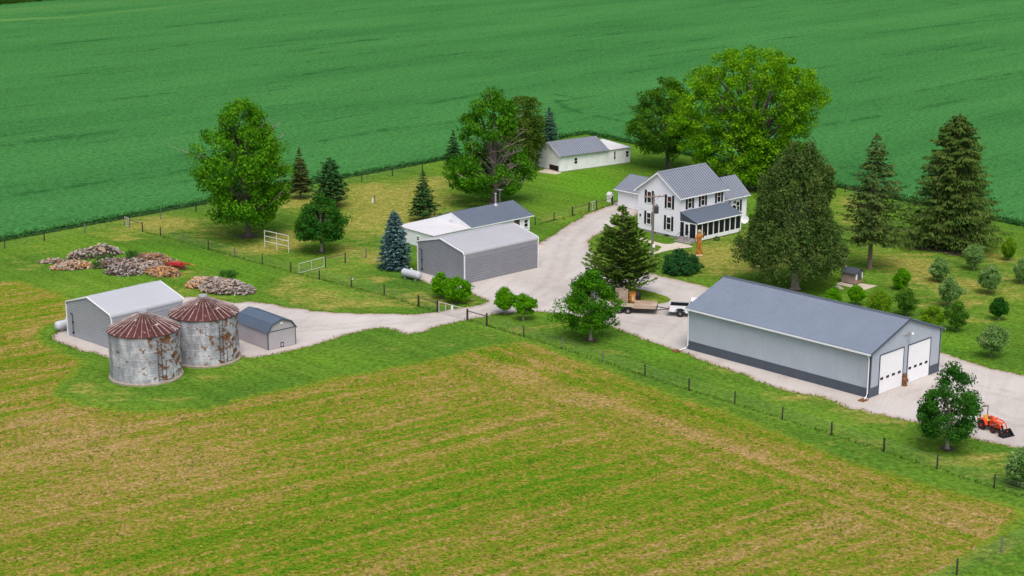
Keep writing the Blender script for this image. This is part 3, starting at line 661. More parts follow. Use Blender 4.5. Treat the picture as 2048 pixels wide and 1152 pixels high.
lm = {
 'fresh': leaf('fresh_green_leaves', (0.026, 0.122, 0.007), (0.080, 0.250, 0.009), (0.180, 0.380, 0.016), trans=.3),
 'lime': leaf('lime_green_leaves', (0.050, 0.180, 0.006), (0.140, 0.330, 0.009), (0.26, 0.46, 0.015), scale=0.4, trans=.35),
 'deep': leaf('deep_green_leaves', (0.015, 0.080, 0.011), (0.038, 0.148, 0.016), (0.088, 0.235, 0.026)),
 'mid': leaf('mid_green_leaves', (0.024, 0.115, 0.007), (0.062, 0.212, 0.009), (0.140, 0.325, 0.016)),
 'walnut': leaf('walnut_leaves', (0.028, 0.100, 0.008), (0.068, 0.180, 0.012), (0.125, 0.260, 0.018)),
 'sage': leaf('sage_leaves', (0.066, 0.175, 0.034), (0.175, 0.320, 0.080), (0.39, 0.51, 0.20), scale=1.5),
 'grey': leaf('grey_green_leaves', (0.030, 0.100, 0.036), (0.062, 0.155, 0.056), (0.105, 0.215, 0.08)),
 'orch': leaf('orchard_leaves', (0.028, 0.115, 0.015), (0.080, 0.215, 0.022), (0.24, 0.38, 0.035), scale=1.6),
 'bright': leaf('bright_shrub_leaves', (0.045, 0.200, 0.005), (0.110, 0.330, 0.007), (0.20, 0.44, 0.012), scale=1.5, trans=.35),
 'yellow': leaf('yellow_green_leaves', (0.055, 0.165, 0.008), (0.150, 0.300, 0.012), (0.30, 0.42, 0.025), scale=1.4),
 'spruce': leaf('spruce_needles', (0.014, 0.055, 0.016), (0.032, 0.095, 0.024), (0.066, 0.145, 0.034), trans=.12),
 'norway': leaf('norway_needles', (0.028, 0.062, 0.014), (0.070, 0.120, 0.022), (0.145, 0.175, 0.040), trans=.12),
 'sparse': leaf('thin_spruce_needles', (0.030, 0.064, 0.018), (0.075, 0.120, 0.028), (0.145, 0.17, 0.052), trans=.12),
 'cedar': leaf('cedar_sprays', (0.030, 0.074, 0.017), (0.072, 0.128, 0.026), (0.155, 0.18, 0.048), trans=.12),
 'pine': leaf('pine_needles', (0.058, 0.140, 0.020), (0.140, 0.245, 0.036), (0.26, 0.36, 0.062), trans=.12),
 'blue': leaf('blue_spruce_needles', (0.018, 0.062, 0.056), (0.085, 0.175, 0.175), (0.29, 0.43, 0.43), trans=.05, scale=1.5),
 'bluegreen': leaf('bluegreen_needles', (0.020, 0.058, 0.038), (0.050, 0.110, 0.072), (0.105, 0.18, 0.125), trans=.05),
 'yew': leaf('yew_leaves', (0.012, 0.062, 0.018), (0.030, 0.110, 0.028), (0.066, 0.18, 0.045), trans=.1, scale=1.5),
 'olive': leaf('drooping_olive_leaves', (0.040, 0.095, 0.012), (0.085, 0.155, 0.018), (0.15, 0.22, 0.032)),
 'brown': leaf('browning_spruce_needles', (0.030, 0.055, 0.016), (0.070, 0.085, 0.024), (0.14, 0.11, 0.035), trans=.08),
}
# big trees of the yard
broadleaf('ash_tree', 497, 472, 18.6, [(2.2, 3.2), (4.5, 5.2), (7.5, 5.9), (10.5, 5.6), (12.8, 5.2), (15, 3.4), (17.5, 1.9), (18.6, .6)],
          'tall broad green tree with bare twig tips, by the white pipe rack', lm['fresh'], seed=3, nclump=290, nleaf=130, leaf=.33, cr=1.25, trunk=.34, dead=26, lobes=14)
broadleaf('old_maple_tree', 988, 407, 16.4, [(1.6, 3.0), (3.0, 6.6), (5.0, 7.2), (7.0, 5.4), (8.8, 3.4), (10.5, 4.6), (13, 4.0), (15.2, 2.6), (16.4, .8)],
          'old spreading tree with bare grey limbs showing in its middle, behind the cabin', lm['mid'], seed=8, nclump=200, nleaf=135, leaf=.34, cr=1.3, trunk=.62, dead=60, hollow=.4, bare=(6.0, 10.2))
broadleaf('weeping_tree', 1047, 342, 12.4, [(1.0, 2.6), (3.5, 4.0), (7, 4.0), (9.6, 3.2), (11.4, 2.0), (12.2, .9)],
          'drooping olive green tree right behind the old bare-limbed tree', lm['olive'], seed=12, nclump=130, nleaf=120, leaf=.32, cr=1.1, trunk=.28, droop=.5, squash=1.1)
broadleaf('walnut_tree', 1335, 334, 14.2, [(2.4, 2.8), (4.5, 5.6), (7.5, 6.6), (10, 5.9), (12.5, 3.8), (14.6, 1.0)],
          'dark round-crowned tree between the white outbuilding and the lime green tree', lm['walnut'], seed=5, nclump=190, nleaf=130, leaf=.33, cr=1.25, trunk=.33, droop=.3)
broadleaf('shade_maple_tree', 1503, 377, 21.3, [(1.5, 4.6), (4.5, 6.6), (8, 8.0), (11.5, 8.7), (14.5, 8.3), (17.5, 6.4), (19.6, 4.4), (21.0, 1.6)],
          'huge lime green shade tree behind the farmhouse', lm['lime'], seed=21, nclump=430, nleaf=140, leaf=.36, cr=1.4, trunk=.75, lobes=16, lobamp=1.25, hollow=.3)
broadleaf('silvery_tree', 1546, 384, 8.4, [(.6, 1.6), (2.5, 2.7), (5, 2.7), (7, 1.9), (8.3, .5)],
          'small grey-green tree squeezed between shade tree and dense cedar', lm['grey'], seed=31, nclump=65, nleaf=70, leaf=.32, cr=.95, trunk=.16)
broadleaf('oak_tree', 643, 503, 7.2, [(1.7, 2.6), (2.6, 3.5), (4, 3.3), (5.6, 2.5), (7.1, .6)],
          'round dark green young tree beside the pipe rack', lm['deep'], 'bark_pale', seed=14, nclump=150, nleaf=100, leaf=.27, cr=.85, trunk=.17)
broadleaf('linden_tree', 1181, 680, 7.6, [(1.5, 2.7), (2.4, 3.3), (4, 3.2), (5.6, 2.5), (6.8, 1.5), (7.5, .4)],
          'round green tree standing by the trailer at the grass edge', lm['mid'], 'bark_pale', seed=17, nclump=140, nleaf=120, leaf=.22, cr=.82, trunk=.16)
broadleaf('young_oak_tree', 1894, 897, 7.6, [(1.4, 2.6), (2.3, 3.2), (3.6, 3.0), (5, 2.2), (6.4, 1.4), (7.5, .4)],
          'dark green tree with loose crown hiding the back of the tractor', lm['deep'], 'bark_pale', seed=19, nclump=130, nleaf=120, leaf=.20, cr=.72, trunk=.15, hollow=.3)
# conifers
conifer('browning_spruce_tree', 601, 397, 7.6, [(1.2, 2.0), (3, 1.8), (5.5, 1.0), (7.6, .1)], 'narrow dark spruce with brown top right behind the tall broad tree', lm['brown'], seed=2, levels=20, nb=11, nc=46, spray=.5, wid=.17, trunk=.14)
conifer('dark_pine_tree', 662, 414, 7.2, [(.9, 2.7), (2.5, 2.7), (4.5, 2.0), (6.2, 1.2), (7.2, .25)], 'full dark green pine behind the round young tree', lm['spruce'], seed=4, levels=20, nb=10, nc=32, spray=.55, wid=.24, sag=.1, trunk=.16)
conifer('small_spruce_tree', 847, 441, 7.2, [(1.1, 2.3), (2.4, 2.0), (4.5, 1.2), (6.3, .5), (7.2, .08)], 'small pointed spruce alone on the lawn behind the cabin', lm['spruce'], seed=6, levels=19, nb=11, nc=46, spray=.5, wid=.17, trunk=.13)
conifer('blue_spruce_tree', 790, 537, 7.3, [(.15, 2.15), (1.5, 2.15), (3.5, 1.75), (5.3, 1.2), (6.6, .7), (7.3, .15)], 'dense blue spruce at the corner of the grey garage', lm['blue'], seed=7, levels=30, nb=14, nc=30, spray=.42, wid=.22, gap=0, sag=.04, hang=.1, irregular=.05, trunk=.16)
conifer('shadowed_spruce_tree', 907, 338, 6.3, [(.8, 1.7), (2.5, 1.6), (4.5, .9), (6.3, .1)], 'dark spruce by the crop edge half hidden by old tree', lm['spruce'], seed=9, levels=18, nb=11, nc=46, spray=.5, wid=.18, trunk=.13)
conifer('bluish_spruce_tree', 1098, 301, 7.5, [(.3, 1.9), (2.5, 1.9), (4.8, 1.4), (6.4, .7), (7.5, .12)], 'blue-green spruce behind the left end of the white outbuilding', lm['bluegreen'], seed=10, levels=24, nb=11, nc=28, spray=.45, wid=.2, gap=.03, irregular=.08, trunk=.14)
broadleaf('cedar_tree', 1590, 578, 17.3, [(3.4, 3.4), (4.3, 6.1), (6, 5.3), (8.5, 4.9), (11, 4.3), (13.5, 3.4), (15.5, 2.2), (16.8, 1.1), (17.2, .5)],
          'massive dense cedar with rounded top behind the long barn', lm['cedar'], 'bark_pale', seed=13, nclump=430, nleaf=170, leaf=.40, cr=.78, trunk=.46, droop=.2, squash=2.1, hollow=.4, lobes=18, thin=.5, lobamp=1.2)
conifer('thin_spruce_tree', 1739, 537, 16.8, [(3.6, 3.9), (5.5, 4.5), (8, 3.8), (10.5, 3.2), (13, 2.1), (15.3, 1.1), (16.8, .2)], 'thin see-through spruce between the cedar and the widest spruce', lm['sparse'], 'bark_brown', seed=15, levels=32, nb=11, nc=58, spray=.55, wid=.17, gap=.2, sag=-.16, hang=.7, irregular=.28, trunk=.27)
conifer('norway_spruce_tree', 1902, 491, 17.2, [(.7, 6.6), (2.5, 7.8), (5, 6.6), (8, 5.4), (11, 4.6), (14, 3.5), (15.8, 2.3), (16.8, 1.2), (17.2, .5)], 'widest spruce with drooping skirts down to the ground', lm['norway'], seed=16, levels=42, nb=15, nc=100, spray=.56, wid=.18, gap=.13, sag=-.14, hang=.9, irregular=.24, trunk=.34)
conifer('front_pine_tree', 1243, 592, 10.7, [(1.0, 3.3), (2.4, 4.0), (4.2, 3.4), (6.2, 2.5), (8.2, 1.5), (9.8, .75), (10.7, .2)],
        'full green pine in the gravel loop before the farmhouse', lm['pine'], seed=18, levels=40, nb=13, nc=90, spray=.46, wid=.22, gap=.26, sag=.20, hang=-.35, irregular=.32, trunk=.22)
# shrubs
broadleaf('yew_bush', 1360, 545, 2.75, [(.05, 1.9), (.9, 2.35), (1.9, 1.9), (2.7, .5)], 'big rounded dark green bush on the house lawn', lm['yew'], None, seed=23, nclump=150, nleaf=110, leaf=.17, cr=.5, cat='bush')
YB = 'bright multi-stemmed bushes by the garage drive'
broadleaf('willow_bush', 883, 596, 2.9, [(.7, .8), (1.3, 1.35), (2.1, 1.25), (2.9, .35)], 'bright bush half behind its wider neighbour, nearest the propane tank by the garage', lm['bright'], 'bark', seed=24, nclump=57, nleaf=130, leaf=.17, cr=.46, trunk=.07, multi=4, group=YB, cat='bush')
broadleaf('willow_bush', 917, 606, 3.1, [(.6, 1.0), (1.3, 1.75), (2.2, 1.55), (3.0, .4)], 'widest of the bright bushes, in front of the garage corner', lm['bright'], 'bark', seed=25, nclump=78, nleaf=130, leaf=.17, cr=.5, trunk=.07, multi=4, group=YB, cat='bush')
broadleaf('willow_bush', 1010, 629, 2.9, [(.8, 1.0), (1.4, 1.5), (2.2, 1.25), (2.9, .35)], 'bright bush just across the drive gate, left one of that pair', lm['bright'], 'bark_pale', seed=26, nclump=63, nleaf=130, leaf=.17, cr=.46, trunk=.07, multi=4, group=YB, cat='bush')
broadleaf('willow_bush', 1047, 641, 2.8, [(.9, .8), (1.5, 1.3), (2.1, 1.15), (2.8, .35)], 'smallest bright bush, on a short pale stem beside the round green tree', lm['bright'], 'bark_pale', seed=27, nclump=54, nleaf=130, leaf=.17, cr=.44, trunk=.07, multi=3, group=YB, cat='bush')
OG = 'small round trees of the orchard'
for i, (px, py, h, r, z0, mt, lab, shp) in enumerate([
    (1802, 579, 2.5, 1.1, .35, 'bright', 'bright green orchard bush nearest the concrete pad with the hut', 0),
    (1713, 611, 2.4, 1.15, .6, 'bright', 'bright green sapling directly below the hut pad', 0),
    (1665, 622, 2.6, 1.1, .5, 'bright', 'bright green bush of which only the top shows over the barn ridge', 0),
    (1758, 632, 2.6, 1.5, .3, 'yellow', 'spiky yellow-green shrub behind the middle of the barn ridge', 1),
    (1811, 632, 3.2, 1.45, .8, 'orch', 'dark orchard tree with yellow shoots behind the barn ridge', 0),
    (1863, 664, 2.7, 1.5, .4, 'yellow', 'yellow-green bush peeping over the barn roof at its gable end', 0),
    (1879, 563, 2.9, 1.45, .5, 'sage', 'grey-green round orchard tree at the back, left of the pale one', 0),
    (1947.5, 540, 3.1, 1.5, .9, 'sage', 'pale sage orchard tree just in front of the widest spruce', 0),
    (1976.5, 588, 3.3, 1.7, .9, 'sage', 'widest sage orchard tree, on a short stem right of centre', 0),
    (1897.6, 613, 3.3, 1.65, .8, 'sage', 'grey-green orchard tree in the middle of the orchard rows', 0),
    (1912, 663, 3.3, 1.45, .8, 'orch', 'upright dark orchard tree with yellowish top next to the barn eave', 0),
    (1997, 640, 2.5, 1.15, .7, 'deep', 'smallest and darkest orchard tree', 0),
    (1982.6, 715, 3.3, 1.7, .9, 'sage', 'pale green orchard tree nearest the gravel drive', 0),
    (2044, 566, 3.0, 1.5, .6, 'sage', 'sage orchard tree cut by the edge of the view', 0),
    (2017, 521, 2.6, 1.0, .6, 'yellow', 'narrow yellowish orchard tree near the crop corner', 1),
    (2044, 972, 3.3, 1.65, .6, 'sage', 'large silvery sage shrub at the fence near the tractor', 0)]):
    pr = [(z0, r * .55), (z0 + (h - z0) * .35, r), (z0 + (h - z0) * .65, r * .92), (h * .97, r * .3)]
    broadleaf('orchard_tree', px, py, h, pr, lab, lm[mt], 'bark_pale' if i % 2 else 'bark', seed=40 + i, nclump=75, nleaf=120, leaf=.15 if mt != 'sage' else .17, cr=.40 * r / 1.4 + .05, trunk=.075, group=OG, squash=1.5 if shp else .85, lobes=5, lobamp=.45)

# bare earth rings under some trunks
for i, (px, py, r) in enumerate([(497, 472, 1.5), (643, 503, .7), (1181, 680, .75), (1894, 897, .75), (1590, 578, 1.0), (1902, 492, 5.0)]):
    p = at(px, py); pts = [(p.x + r * math.cos(a) * rnd.uniform(.8, 1.15), p.y + r * math.sin(a) * rnd.uniform(.8, 1.15)) for a in [k * PI / 10 for k in range(20)]]
    sheet('soil_ring', pts, 0.020, M['soil'], .8, .3, .04, 0, 60 + i)

# leafy margin of the crop, the corn strip far off, weeds
def leafy_edge():
    rs = np.random.RandomState(77); C = []; 
    for a, d, L0, L1, nrm in ((CORNER, -dl, 0, 175, np.array([-dl[1], dl[0]])), (CORNER, dr, 0, 130, np.array([-dr[1], dr[0]]))):
        n = int((L1 - L0) * 70); s = rs.uniform(L0, L1, n); b = np.abs(rs.normal(0, .55, n)) - .15
        xy = a[None] + d[None] * s[:, None] + nrm[None] * b[:, None]
        C.append(np.c_[xy, rs.uniform(.05, .88, n) * np.clip(.55 + b * .6, .3, 1)])
    C = np.concatenate(C); n = len(C); cw = Crown(); D = rs.normal(0, 1, (n, 3)); Nn = rs.normal(0, .6, (n, 3)) + np.array([0, -.4, .9])
    cw.put(C, D, Nn, rs.uniform(.18, .42, n), rs.uniform(.12, .26, n), rs)
    o = cw.build('soybean_leaves', leaf('soybean_edge_leaves', (0.026, 0.105, 0.024), (0.045, 0.155, 0.036), (0.07, 0.20, 0.05), trans=.35), None)
    tag(o, 'ragged leafy front rows of the soybean field along the fence line', 'crop', kind='stuff')
leafy_edge()
def corn():
    rs = np.random.RandomState(78); cw = Crown(); p0, p1 = np.array(at(-40, 18)[:2]), np.array(at(175, -1)[:2])
    d = (p1 - p0); nrm = np.array([-d[1], d[0]]) / np.linalg.norm(d); n = 16000
    xy = p0 + d * rs.uniform(0, 1.1, n)[:, None] + nrm * (rs.uniform(0, 1, n) ** 2 * 45)[:, None]
    C = np.c_[xy, rs.uniform(.3, 2.5, n)]; D = rs.normal(0, .5, (n, 3)); D[:, 2] += .6
    cw.put(C, D, unit(rs, n), rs.uniform(.8, 1.5, n), rs.uniform(.15, .4, n), rs)
    o = cw.build('corn_field', leaf('corn_leaves', (0.035, 0.12, 0.02), (0.07, 0.19, 0.025), (0.14, 0.25, 0.03)), None)
    tag(o, 'tall corn beginning beyond the far side of the soybean field', 'crop', kind='stuff')
corn()

def tufts():
    """standing weeds and stubble of the mown pasture"""
    rs = np.random.RandomState(41); n0 = 330000
    P = np.c_[rs.uniform(-62, 62, n0), rs.uniform(98, 172, n0)]
    P = P[(np.abs(P[:, 0]) < .335 * P[:, 1] + 3)]
    lw = np.array(smooth_poly(lawn_w, 1)); P = P[~pip(P, [tuple(q) for q in lw])]
    a = math.radians(15); c_, s_ = math.cos(a), math.sin(a)
    def vnoise(x, y, f, sd):
        r2 = np.random.RandomState(sd); T = r2.uniform(0, 1, (256, 256)); x = x * f; y = y * f
        ix, iy = np.floor(x).astype(int), np.floor(y).astype(int); fx, fy = x - ix, y - iy; fx = fx * fx * (3 - 2 * fx); fy = fy * fy * (3 - 2 * fy)
        g = lambda i, j: T[i % 256, j % 256]
        return (g(ix, iy) * (1 - fx) + g(ix + 1, iy) * fx) * (1 - fy) + (g(ix, iy + 1) * (1 - fx) + g(ix + 1, iy + 1) * fx) * fy
    u, v = P[:, 0] * c_ + P[:, 1] * s_, (-P[:, 0] * s_ + P[:, 1] * c_) * 1.6
    d = .5 * vnoise(u, v, .35, 1) + .5 * vnoise(u, v, 1.1, 2)
    P = P[rs.uniform(0, 1, len(P)) < np.clip((d - .36) * 2.2, .03, 1) * .36]; n = len(P); cw = Crown()
    D = np.c_[rs.normal(0, .8, (n, 2)), np.full(n, .25)]
    L = rs.uniform(.14, .36, n); Nn = unit(rs, n); Nn[:, 2] = np.abs(Nn[:, 2]) + 2.2
    cw.put(np.c_[P, L * .3], D, Nn, L, L * rs.uniform(.25, .5, n), rs)
    o = cw.build('pasture_weeds', leaf('pasture_weed_leaves', (0.085, 0.180, 0.012), (0.165, 0.270, 0.016), (0.36, 0.34, 0.06), scale=.5, trans=.4), None)
    tag(o, 'low green weeds scattered through the mown stubble field', 'weeds', kind='stuff')
tufts()

def verge():
    """longer grass along the gravel edges and fence lines"""
    rs = np.random.RandomState(52); C = []
    gp = np.array(GRAVEL_POLY)
    for i in range(len(gp)):
        a, b = gp[i], gp[(i + 1) % len(gp)]; L = np.linalg.norm(b - a)
        if L > 3: continue
        k = rs.poisson(L * 9); C.append(np.c_[a + (b - a) * rs.uniform(0, 1, (k, 1)) + rs.normal(0, .16, (k, 2)), rs.uniform(.10, .24, k)])
    for ln in ([(935, 641), (1047.7, 674), (1205.8, 724.5), (1378, 781), (1564.5, 839), (1767.5, 904), (1988, 976.5), (2110, 1016)], [(285, 463.5), (417, 500), (525, 529), (639, 559.5), (769, 592), (837.6, 613.5), (875, 624.5)], [(1070.4, 451), (1145, 432), (1225, 411)]):
        for j in range(len(ln) - 1):
            a, b = np.array(at(*ln[j])[:2]), np.array(at(*ln[j + 1])[:2]); L = np.linalg.norm(b - a); k = int(L * 9)
            C.append(np.c_[a + (b - a) * rs.uniform(0, 1, (k, 1)) + rs.normal(0, .10, (k, 2)), rs.uniform(.12, .32, k)])
    C = np.concatenate(C); n = len(C); cw = Crown(); L = C[:, 2].copy(); C[:, 2] = L * .4
    D = np.c_[rs.normal(0, .5, (n, 2)), np.full(n, .7)]; Nn = unit(rs, n); Nn[:, 2] = np.abs(Nn[:, 2]) + .8
    cw.put(C, D, Nn, L * 1.3, L * .5, rs)
    o = cw.build('verge_grass', leaf('verge_grass_blades', (0.060, 0.150, 0.012), (0.105, 0.215, 0.016), (0.22, 0.28, 0.035), scale=.4, trans=.4), None)
    tag(o, 'longer grass along the gravel edges and under the fences', 'grass', kind='stuff')
verge()

# ------------------------------------------------------------------ buildings
def roof_plane(mb, e0, e1, r1, r0, t=.07, rib=.4, rw=.035, rh=.045, m=0, mr=0, hor=False):
    """thick roof sheet eave e0-e1 to ridge r0-r1 with raised ribs running up the slope (or along it)"""
    e0, e1, r1, r0 = [Vector(p) for p in (e0, e1, r1, r0)]
    nrm = (e1 - e0).cross(r0 - e0).normalized()
    if nrm.z < 0: nrm = -nrm
    vs = [e0, e1, r1, r0]; vs = vs + [p + nrm * t for p in vs]
    mb.add(vs, [(3, 2, 1, 0), (4, 5, 6, 7), (0, 1, 5, 4), (1, 2, 6, 5), (2, 3, 7, 6), (3, 0, 4, 7)], m)
    a0, a1, b0, b1 = (e0, e1, r0, r1) if not hor else (e0, r0, e1, r1)
    L = (a1 - a0).length; k = max(1, int(round(L / rib))); al = (a1 - a0).normalized()
    for i in range(k + 1):
        u = i / k * .994 + .003
        p = a0.lerp(a1, u) + nrm * (t - .004); q = b0.lerp(b1, u) + nrm * (t - .004); h = al * rw * .5; up = nrm * rh
        h2 = h if True else h
        mb.add([p - h, p + h, q + h, q - h, p - h * .6 + up, p + h * .6 + up, q + h * .6 + up, q - h * .6 + up],
               [(0, 1, 5, 4), (2, 3, 7, 6), (4, 5, 6, 7), (0, 4, 7, 3), (1, 2, 6, 5), (3, 2, 1, 0)], mr)
def gable_body(mb, W, L, ez, rz, ry, axis, z0=0.0, m=0, x0=0.0, y0=0.0):
    """solid body; axis = direction of the ridge; ry = ridge position across"""
    if axis == 'y': mb.prism([(x0, z0), (x0 + W, z0), (x0 + W, ez), (x0 + ry, rz), (x0, ez)], 'y', y0, y0 + L, m)
    else: mb.prism([(y0, z0), (y0 + L, z0), (y0 + L, ez), (y0 + ry, rz), (y0, ez)], 'x', x0, x0 + W, m)

# ---- the long pole barn
b = thing('pole_barn', at(1737.3, 796.6), 44.0, 'long blue-grey metal barn with dark base band and two tall white doors', 'barn')
BW, BL, BE, BR = 11.95, 22.2, 4.5, 6.62
mb = MB(); gable_body(mb, BW, BL, BE, BR, BW / 2, 'y', .02)
k = int(BL / .3)
for i in range(1, k):
    y = i * BL / k; mb.box(-.022, .004, y - .02, y + .02, .97, BE - .04)
for i in range(1, int(BW / .3)):
    x = i * BW / int(BW / .3); z = BE + (BR - BE) * (1 - abs(x - BW / 2) / (BW / 2)) - .12
    mb.box(x - .02, x + .02, -.022, .004, .97, z)
mb.build('wall', M['barn'], b)
mb = MB(); mb.box(-.045, 0.0, -.045, BL + .03, .02, .94); mb.box(0, 1.5, -.045, 0, .02, .94); mb.box(10.25, BW, -.045, 0, .02, .94); mb.box(BW, BW + .045, -.045, BL + .03, .02, .94)
for i in range(1, k): y = i * BL / k; mb.box(-.065, -.044, y - .02, y + .02, .03, .93)
mb.build('wainscot', M['barn_dark'], b)
mb = MB(); zo = .33 * (BR - BE) / (BW / 2)
roof_plane(mb, (-.33, -.22, BE - zo + .03), (-.33, BL + .22, BE - zo + .03), (BW / 2, BL + .22, BR + .03), (BW / 2, -.22, BR + .03), .06, .3, .05, .03)
roof_plane(mb, (BW + .33, -.22, BE - zo + .03), (BW + .33, BL + .22, BE - zo + .03), (BW / 2, BL + .22, BR + .03), (BW / 2, -.22, BR + .03), .06, .3, .05, .03)
mb.build('roof', M['barn_roof'], b)
mb = MB(); mb.prism([(BW / 2 - .28, BR + .02), (BW / 2, BR + .165), (BW / 2 + .28, BR + .02)], 'y', -.25, BL + .25); mb.build('ridge_cap', M['barn_dark'], b)
mb = MB()
for sx in (-1, 1):
    ex = -.35 if sx < 0 else BW + .35
    mb.slab([(ex, -.245, BE - zo - .12), (BW / 2, -.245, BR - .12), (BW / 2, -.245, BR + .06), (ex, -.245, BE - zo + .06)], .03)
mb.box(-.05, .13, -.05, .0, .94, BE - .02); mb.box(-.05, 0, -.05, .12, .94, BE - .02); mb.box(BW - .13, BW + .03, -.05, 0, .94, BE - .05)
mb.build('trim', M['barn_dark'], b)
for nm, xx in (('gutter', -.45), ('gutter', BW + .33)):
    mb = MB(); mb.prism([(xx, BE - zo - .11), (xx + .12, BE - zo - .11), (xx + .12, BE - zo + .035), (xx + .10, BE - zo + .035), (xx + .10, BE - zo - .08), (xx + .02, BE - zo - .08), (xx + .02, BE - zo + .035), (xx, BE - zo + .035)], 'y', -.22, BL + .22); mb.build(nm, M['white_paint'], b)
for (x, y, dx, dy) in ((-.14, .1, -.6, -.1), (-.14, BL - .1, -1.0, .2), (BW + .1, .05, .1, -.5)):
    mb = MB(); mb.path([(x - .2 if x < 0 else x + .2, y, BE - .25), (x, y, BE - .6), (x, y, .45), (x + dx * .3, y + dy * .3, .22), (x + dx, y + dy, .1)], .06, 8); mb.build('downspout', M['white_paint'], b)
for x0, x1 in ((1.55, 5.45), (6.30, 10.10)):
    mb = MB(); mb.box(x0, x1, -.03, .01, .04, 3.86)
    for z in (.8, 1.57, 2.33, 3.1): mb.box(x0, x1, -.037, -.029, z - .012, z + .012)
    d = mb.build('door', M['white_paint'], b)
    for kx in range(4):
        c = x0 + (kx + .5) * (x1 - x0) / 4 - .08
        MB().bev(c - .24, c + .24, -.05, -.028, 1.40, 1.64, .02).build('window', M['pane'], d)
    fr = MB(); fr.box(x0 - .1, x0, -.06, 0, .02, 3.96); fr.box(x1, x1 + .1, -.06, 0, .02, 3.96); fr.box(x0, x1, -.06, 0, 3.86, 3.96); fr.build('door_frame', M['barn_dark'], b)
mb = MB(); mb.box(5.3, 6.6, -.10, 0, 5.05, 5.2); mb.path([(5.95, -.1, 5.22), (5.95, -.3, 5.45), (5.95, -.55, 5.42)], .03, 6); mb.lathe([(.03, .22), (.10, .2), (.24, .02), (.24, 0), (.05, .01)], 14, (5.95, -.58, 5.22))
mb.build('lamp', M['steel'], b)

# ---- frame-and-panel metal garages with rounded eaves
def metal_garage(name, p, deg, W, L, ez, rz, label, wallm, roofm, seam=None, pipe=None, rib=.30):
    g = thing(name, p, deg, label, 'garage'); hy = L / 2; s = (rz - ez) / hy; r = .42
    # cross-section over y with curved eave
    arc = [(r * (1 - math.cos(a)), ez - r * .55 + r * math.sin(a) * .95) for a in [i * (PI / 2.7) / 5 for i in range(6)]]
    prof = [(0, .02)] + arc + [(hy, rz)] + [(L - y, z) for y, z in reversed(arc)] + [(L, .02)]
    mb = MB(); mb.prism(prof, 'x', 0, W)
    n = int((ez - .5) / rib)
    for i in range(1, n + 1):
        z = i * rib
        mb.box(-.036, .004, .05, L - .05, z - .035, z + .035); mb.box(.05, W - .05, -.036, .004, z - .035, z + .035); mb.box(W - .004, W + .03, .03, L - .03, z - .03, z + .03)
    i = n + 1
    while True:                                            # ribs in the gable triangle
        z = i * rib
        if z > rz - .12: break
        y0 = (z - ez) / s + .35 if z > ez - .1 else .22
        if hy - y0 > .1: mb.box(-.036, .004, y0, L - y0, z - .035, z + .035)
        i += 1
    mb.build('wall', wallm, g)
    mb = MB(); o = .03
    pr = [(y - (o if y < hy else -o) * (1 if abs(y - hy) > .2 else 0), z + o) for y, z in arc + [(hy, rz)] + [(L - y, z) for y, z in reversed(arc)]]
    for i in range(len(pr) - 1):
        (y0, z0), (y1, z1) = pr[i], pr[i + 1]
        mb.add([(-.12, y0, z0), (W + .12, y0, z0), (W + .12, y1, z1), (-.12, y1, z1), (-.12, y0, z0 + .035), (W + .12, y0, z0 + .035), (W + .12, y1, z1 + .035), (-.12, y1, z1 + .035)],
               [(0, 1, 2, 3), (7, 6, 5, 4), (0, 4, 5, 1), (2, 6, 7, 3), (1, 5, 6, 2), (0, 3, 7, 4)])
    for side in (0, 1):
        for q in range(1, int(hy / rib)):
            y = arc[-1][0] + q * rib; z = ez + (rz - ez) * (y / hy) + .045
            if y > hy - .1: break
            z = np.interp(y, [arc[-1][0], hy], [arc[-1][1] + o, rz + o]) + .034
            yy = y if side == 0 else L - y
            mb.box(-.1, W + .1, yy - .02, yy + .02, z - .012, z + .012)
    mb.build('roof', roofm, g)
    for xx in (-.15, W + .06):
        mb = MB()
        for i in range(len(pr) - 1):
            (y0, z0), (y1, z1) = pr[i], pr[i + 1]
            mb.add([(xx, y0, z0 - .07), (xx + .09, y0, z0 - .07), (xx + .09, y1, z1 - .07), (xx, y1, z1 - .07), (xx, y0, z0 + .05), (xx + .09, y0, z0 + .05), (xx + .09, y1, z1 + .05), (xx, y1, z1 + .05)],
                   [(0, 1, 2, 3), (7, 6, 5, 4), (0, 4, 5, 1), (2, 6, 7, 3), (1, 5, 6, 2), (0, 3, 7, 4)])
        mb.build('gable_trim', M['white_paint'], g)
    for (x, y) in ((-.07, -.07), (-.07, L - .05), (W - .05, -.07)): MB().box(x, x + .12, y, y + .12, .02, ez - .25).build('corner_trim', M['white_paint'], g)
    if seam: MB().box(seam - .012, seam + .012, -.034, -.028, .05, ez - .3).build('panel_seam', M['garage_roof'], g)
    if pipe:
        y, z0, z1 = pipe; pb = MB(); pb.path([(-.10, y, z0), (-.10, y, z1)], .035, 7); pb.path([(-.10, y, z1), (-.12, y + .3, z1 + .12)], .05, 7); pb.box(-.16, -.03, y - .09, y + .09, z0 - .1, z0 + .12); pb.box(-.14, -.03, y - .07, y + .07, z0 + 1.1, z0 + 1.25)
        pb.build('conduit', M['steel'] if False else M['black'], g)
    return g
metal_garage('metal_garage', at(929.3, 569), 42.9, 12.0, 8.6, 3.75, 4.85, 'grey metal garage with rounded eaves between the blue spruce and the gravel', M['garage'], M['garage_roof'], 5.6, (7.75, .5, 2.9))
metal_garage('metal_garage', Vector((-41.13, 165.43, 0)), 47.3, 9.0, 8.25, 3.65, 4.9, 'grey metal garage with pale roof behind the two grain bins', M['shed_wall'], M['shed_roof'], None, (7.1, .5, 2.5))

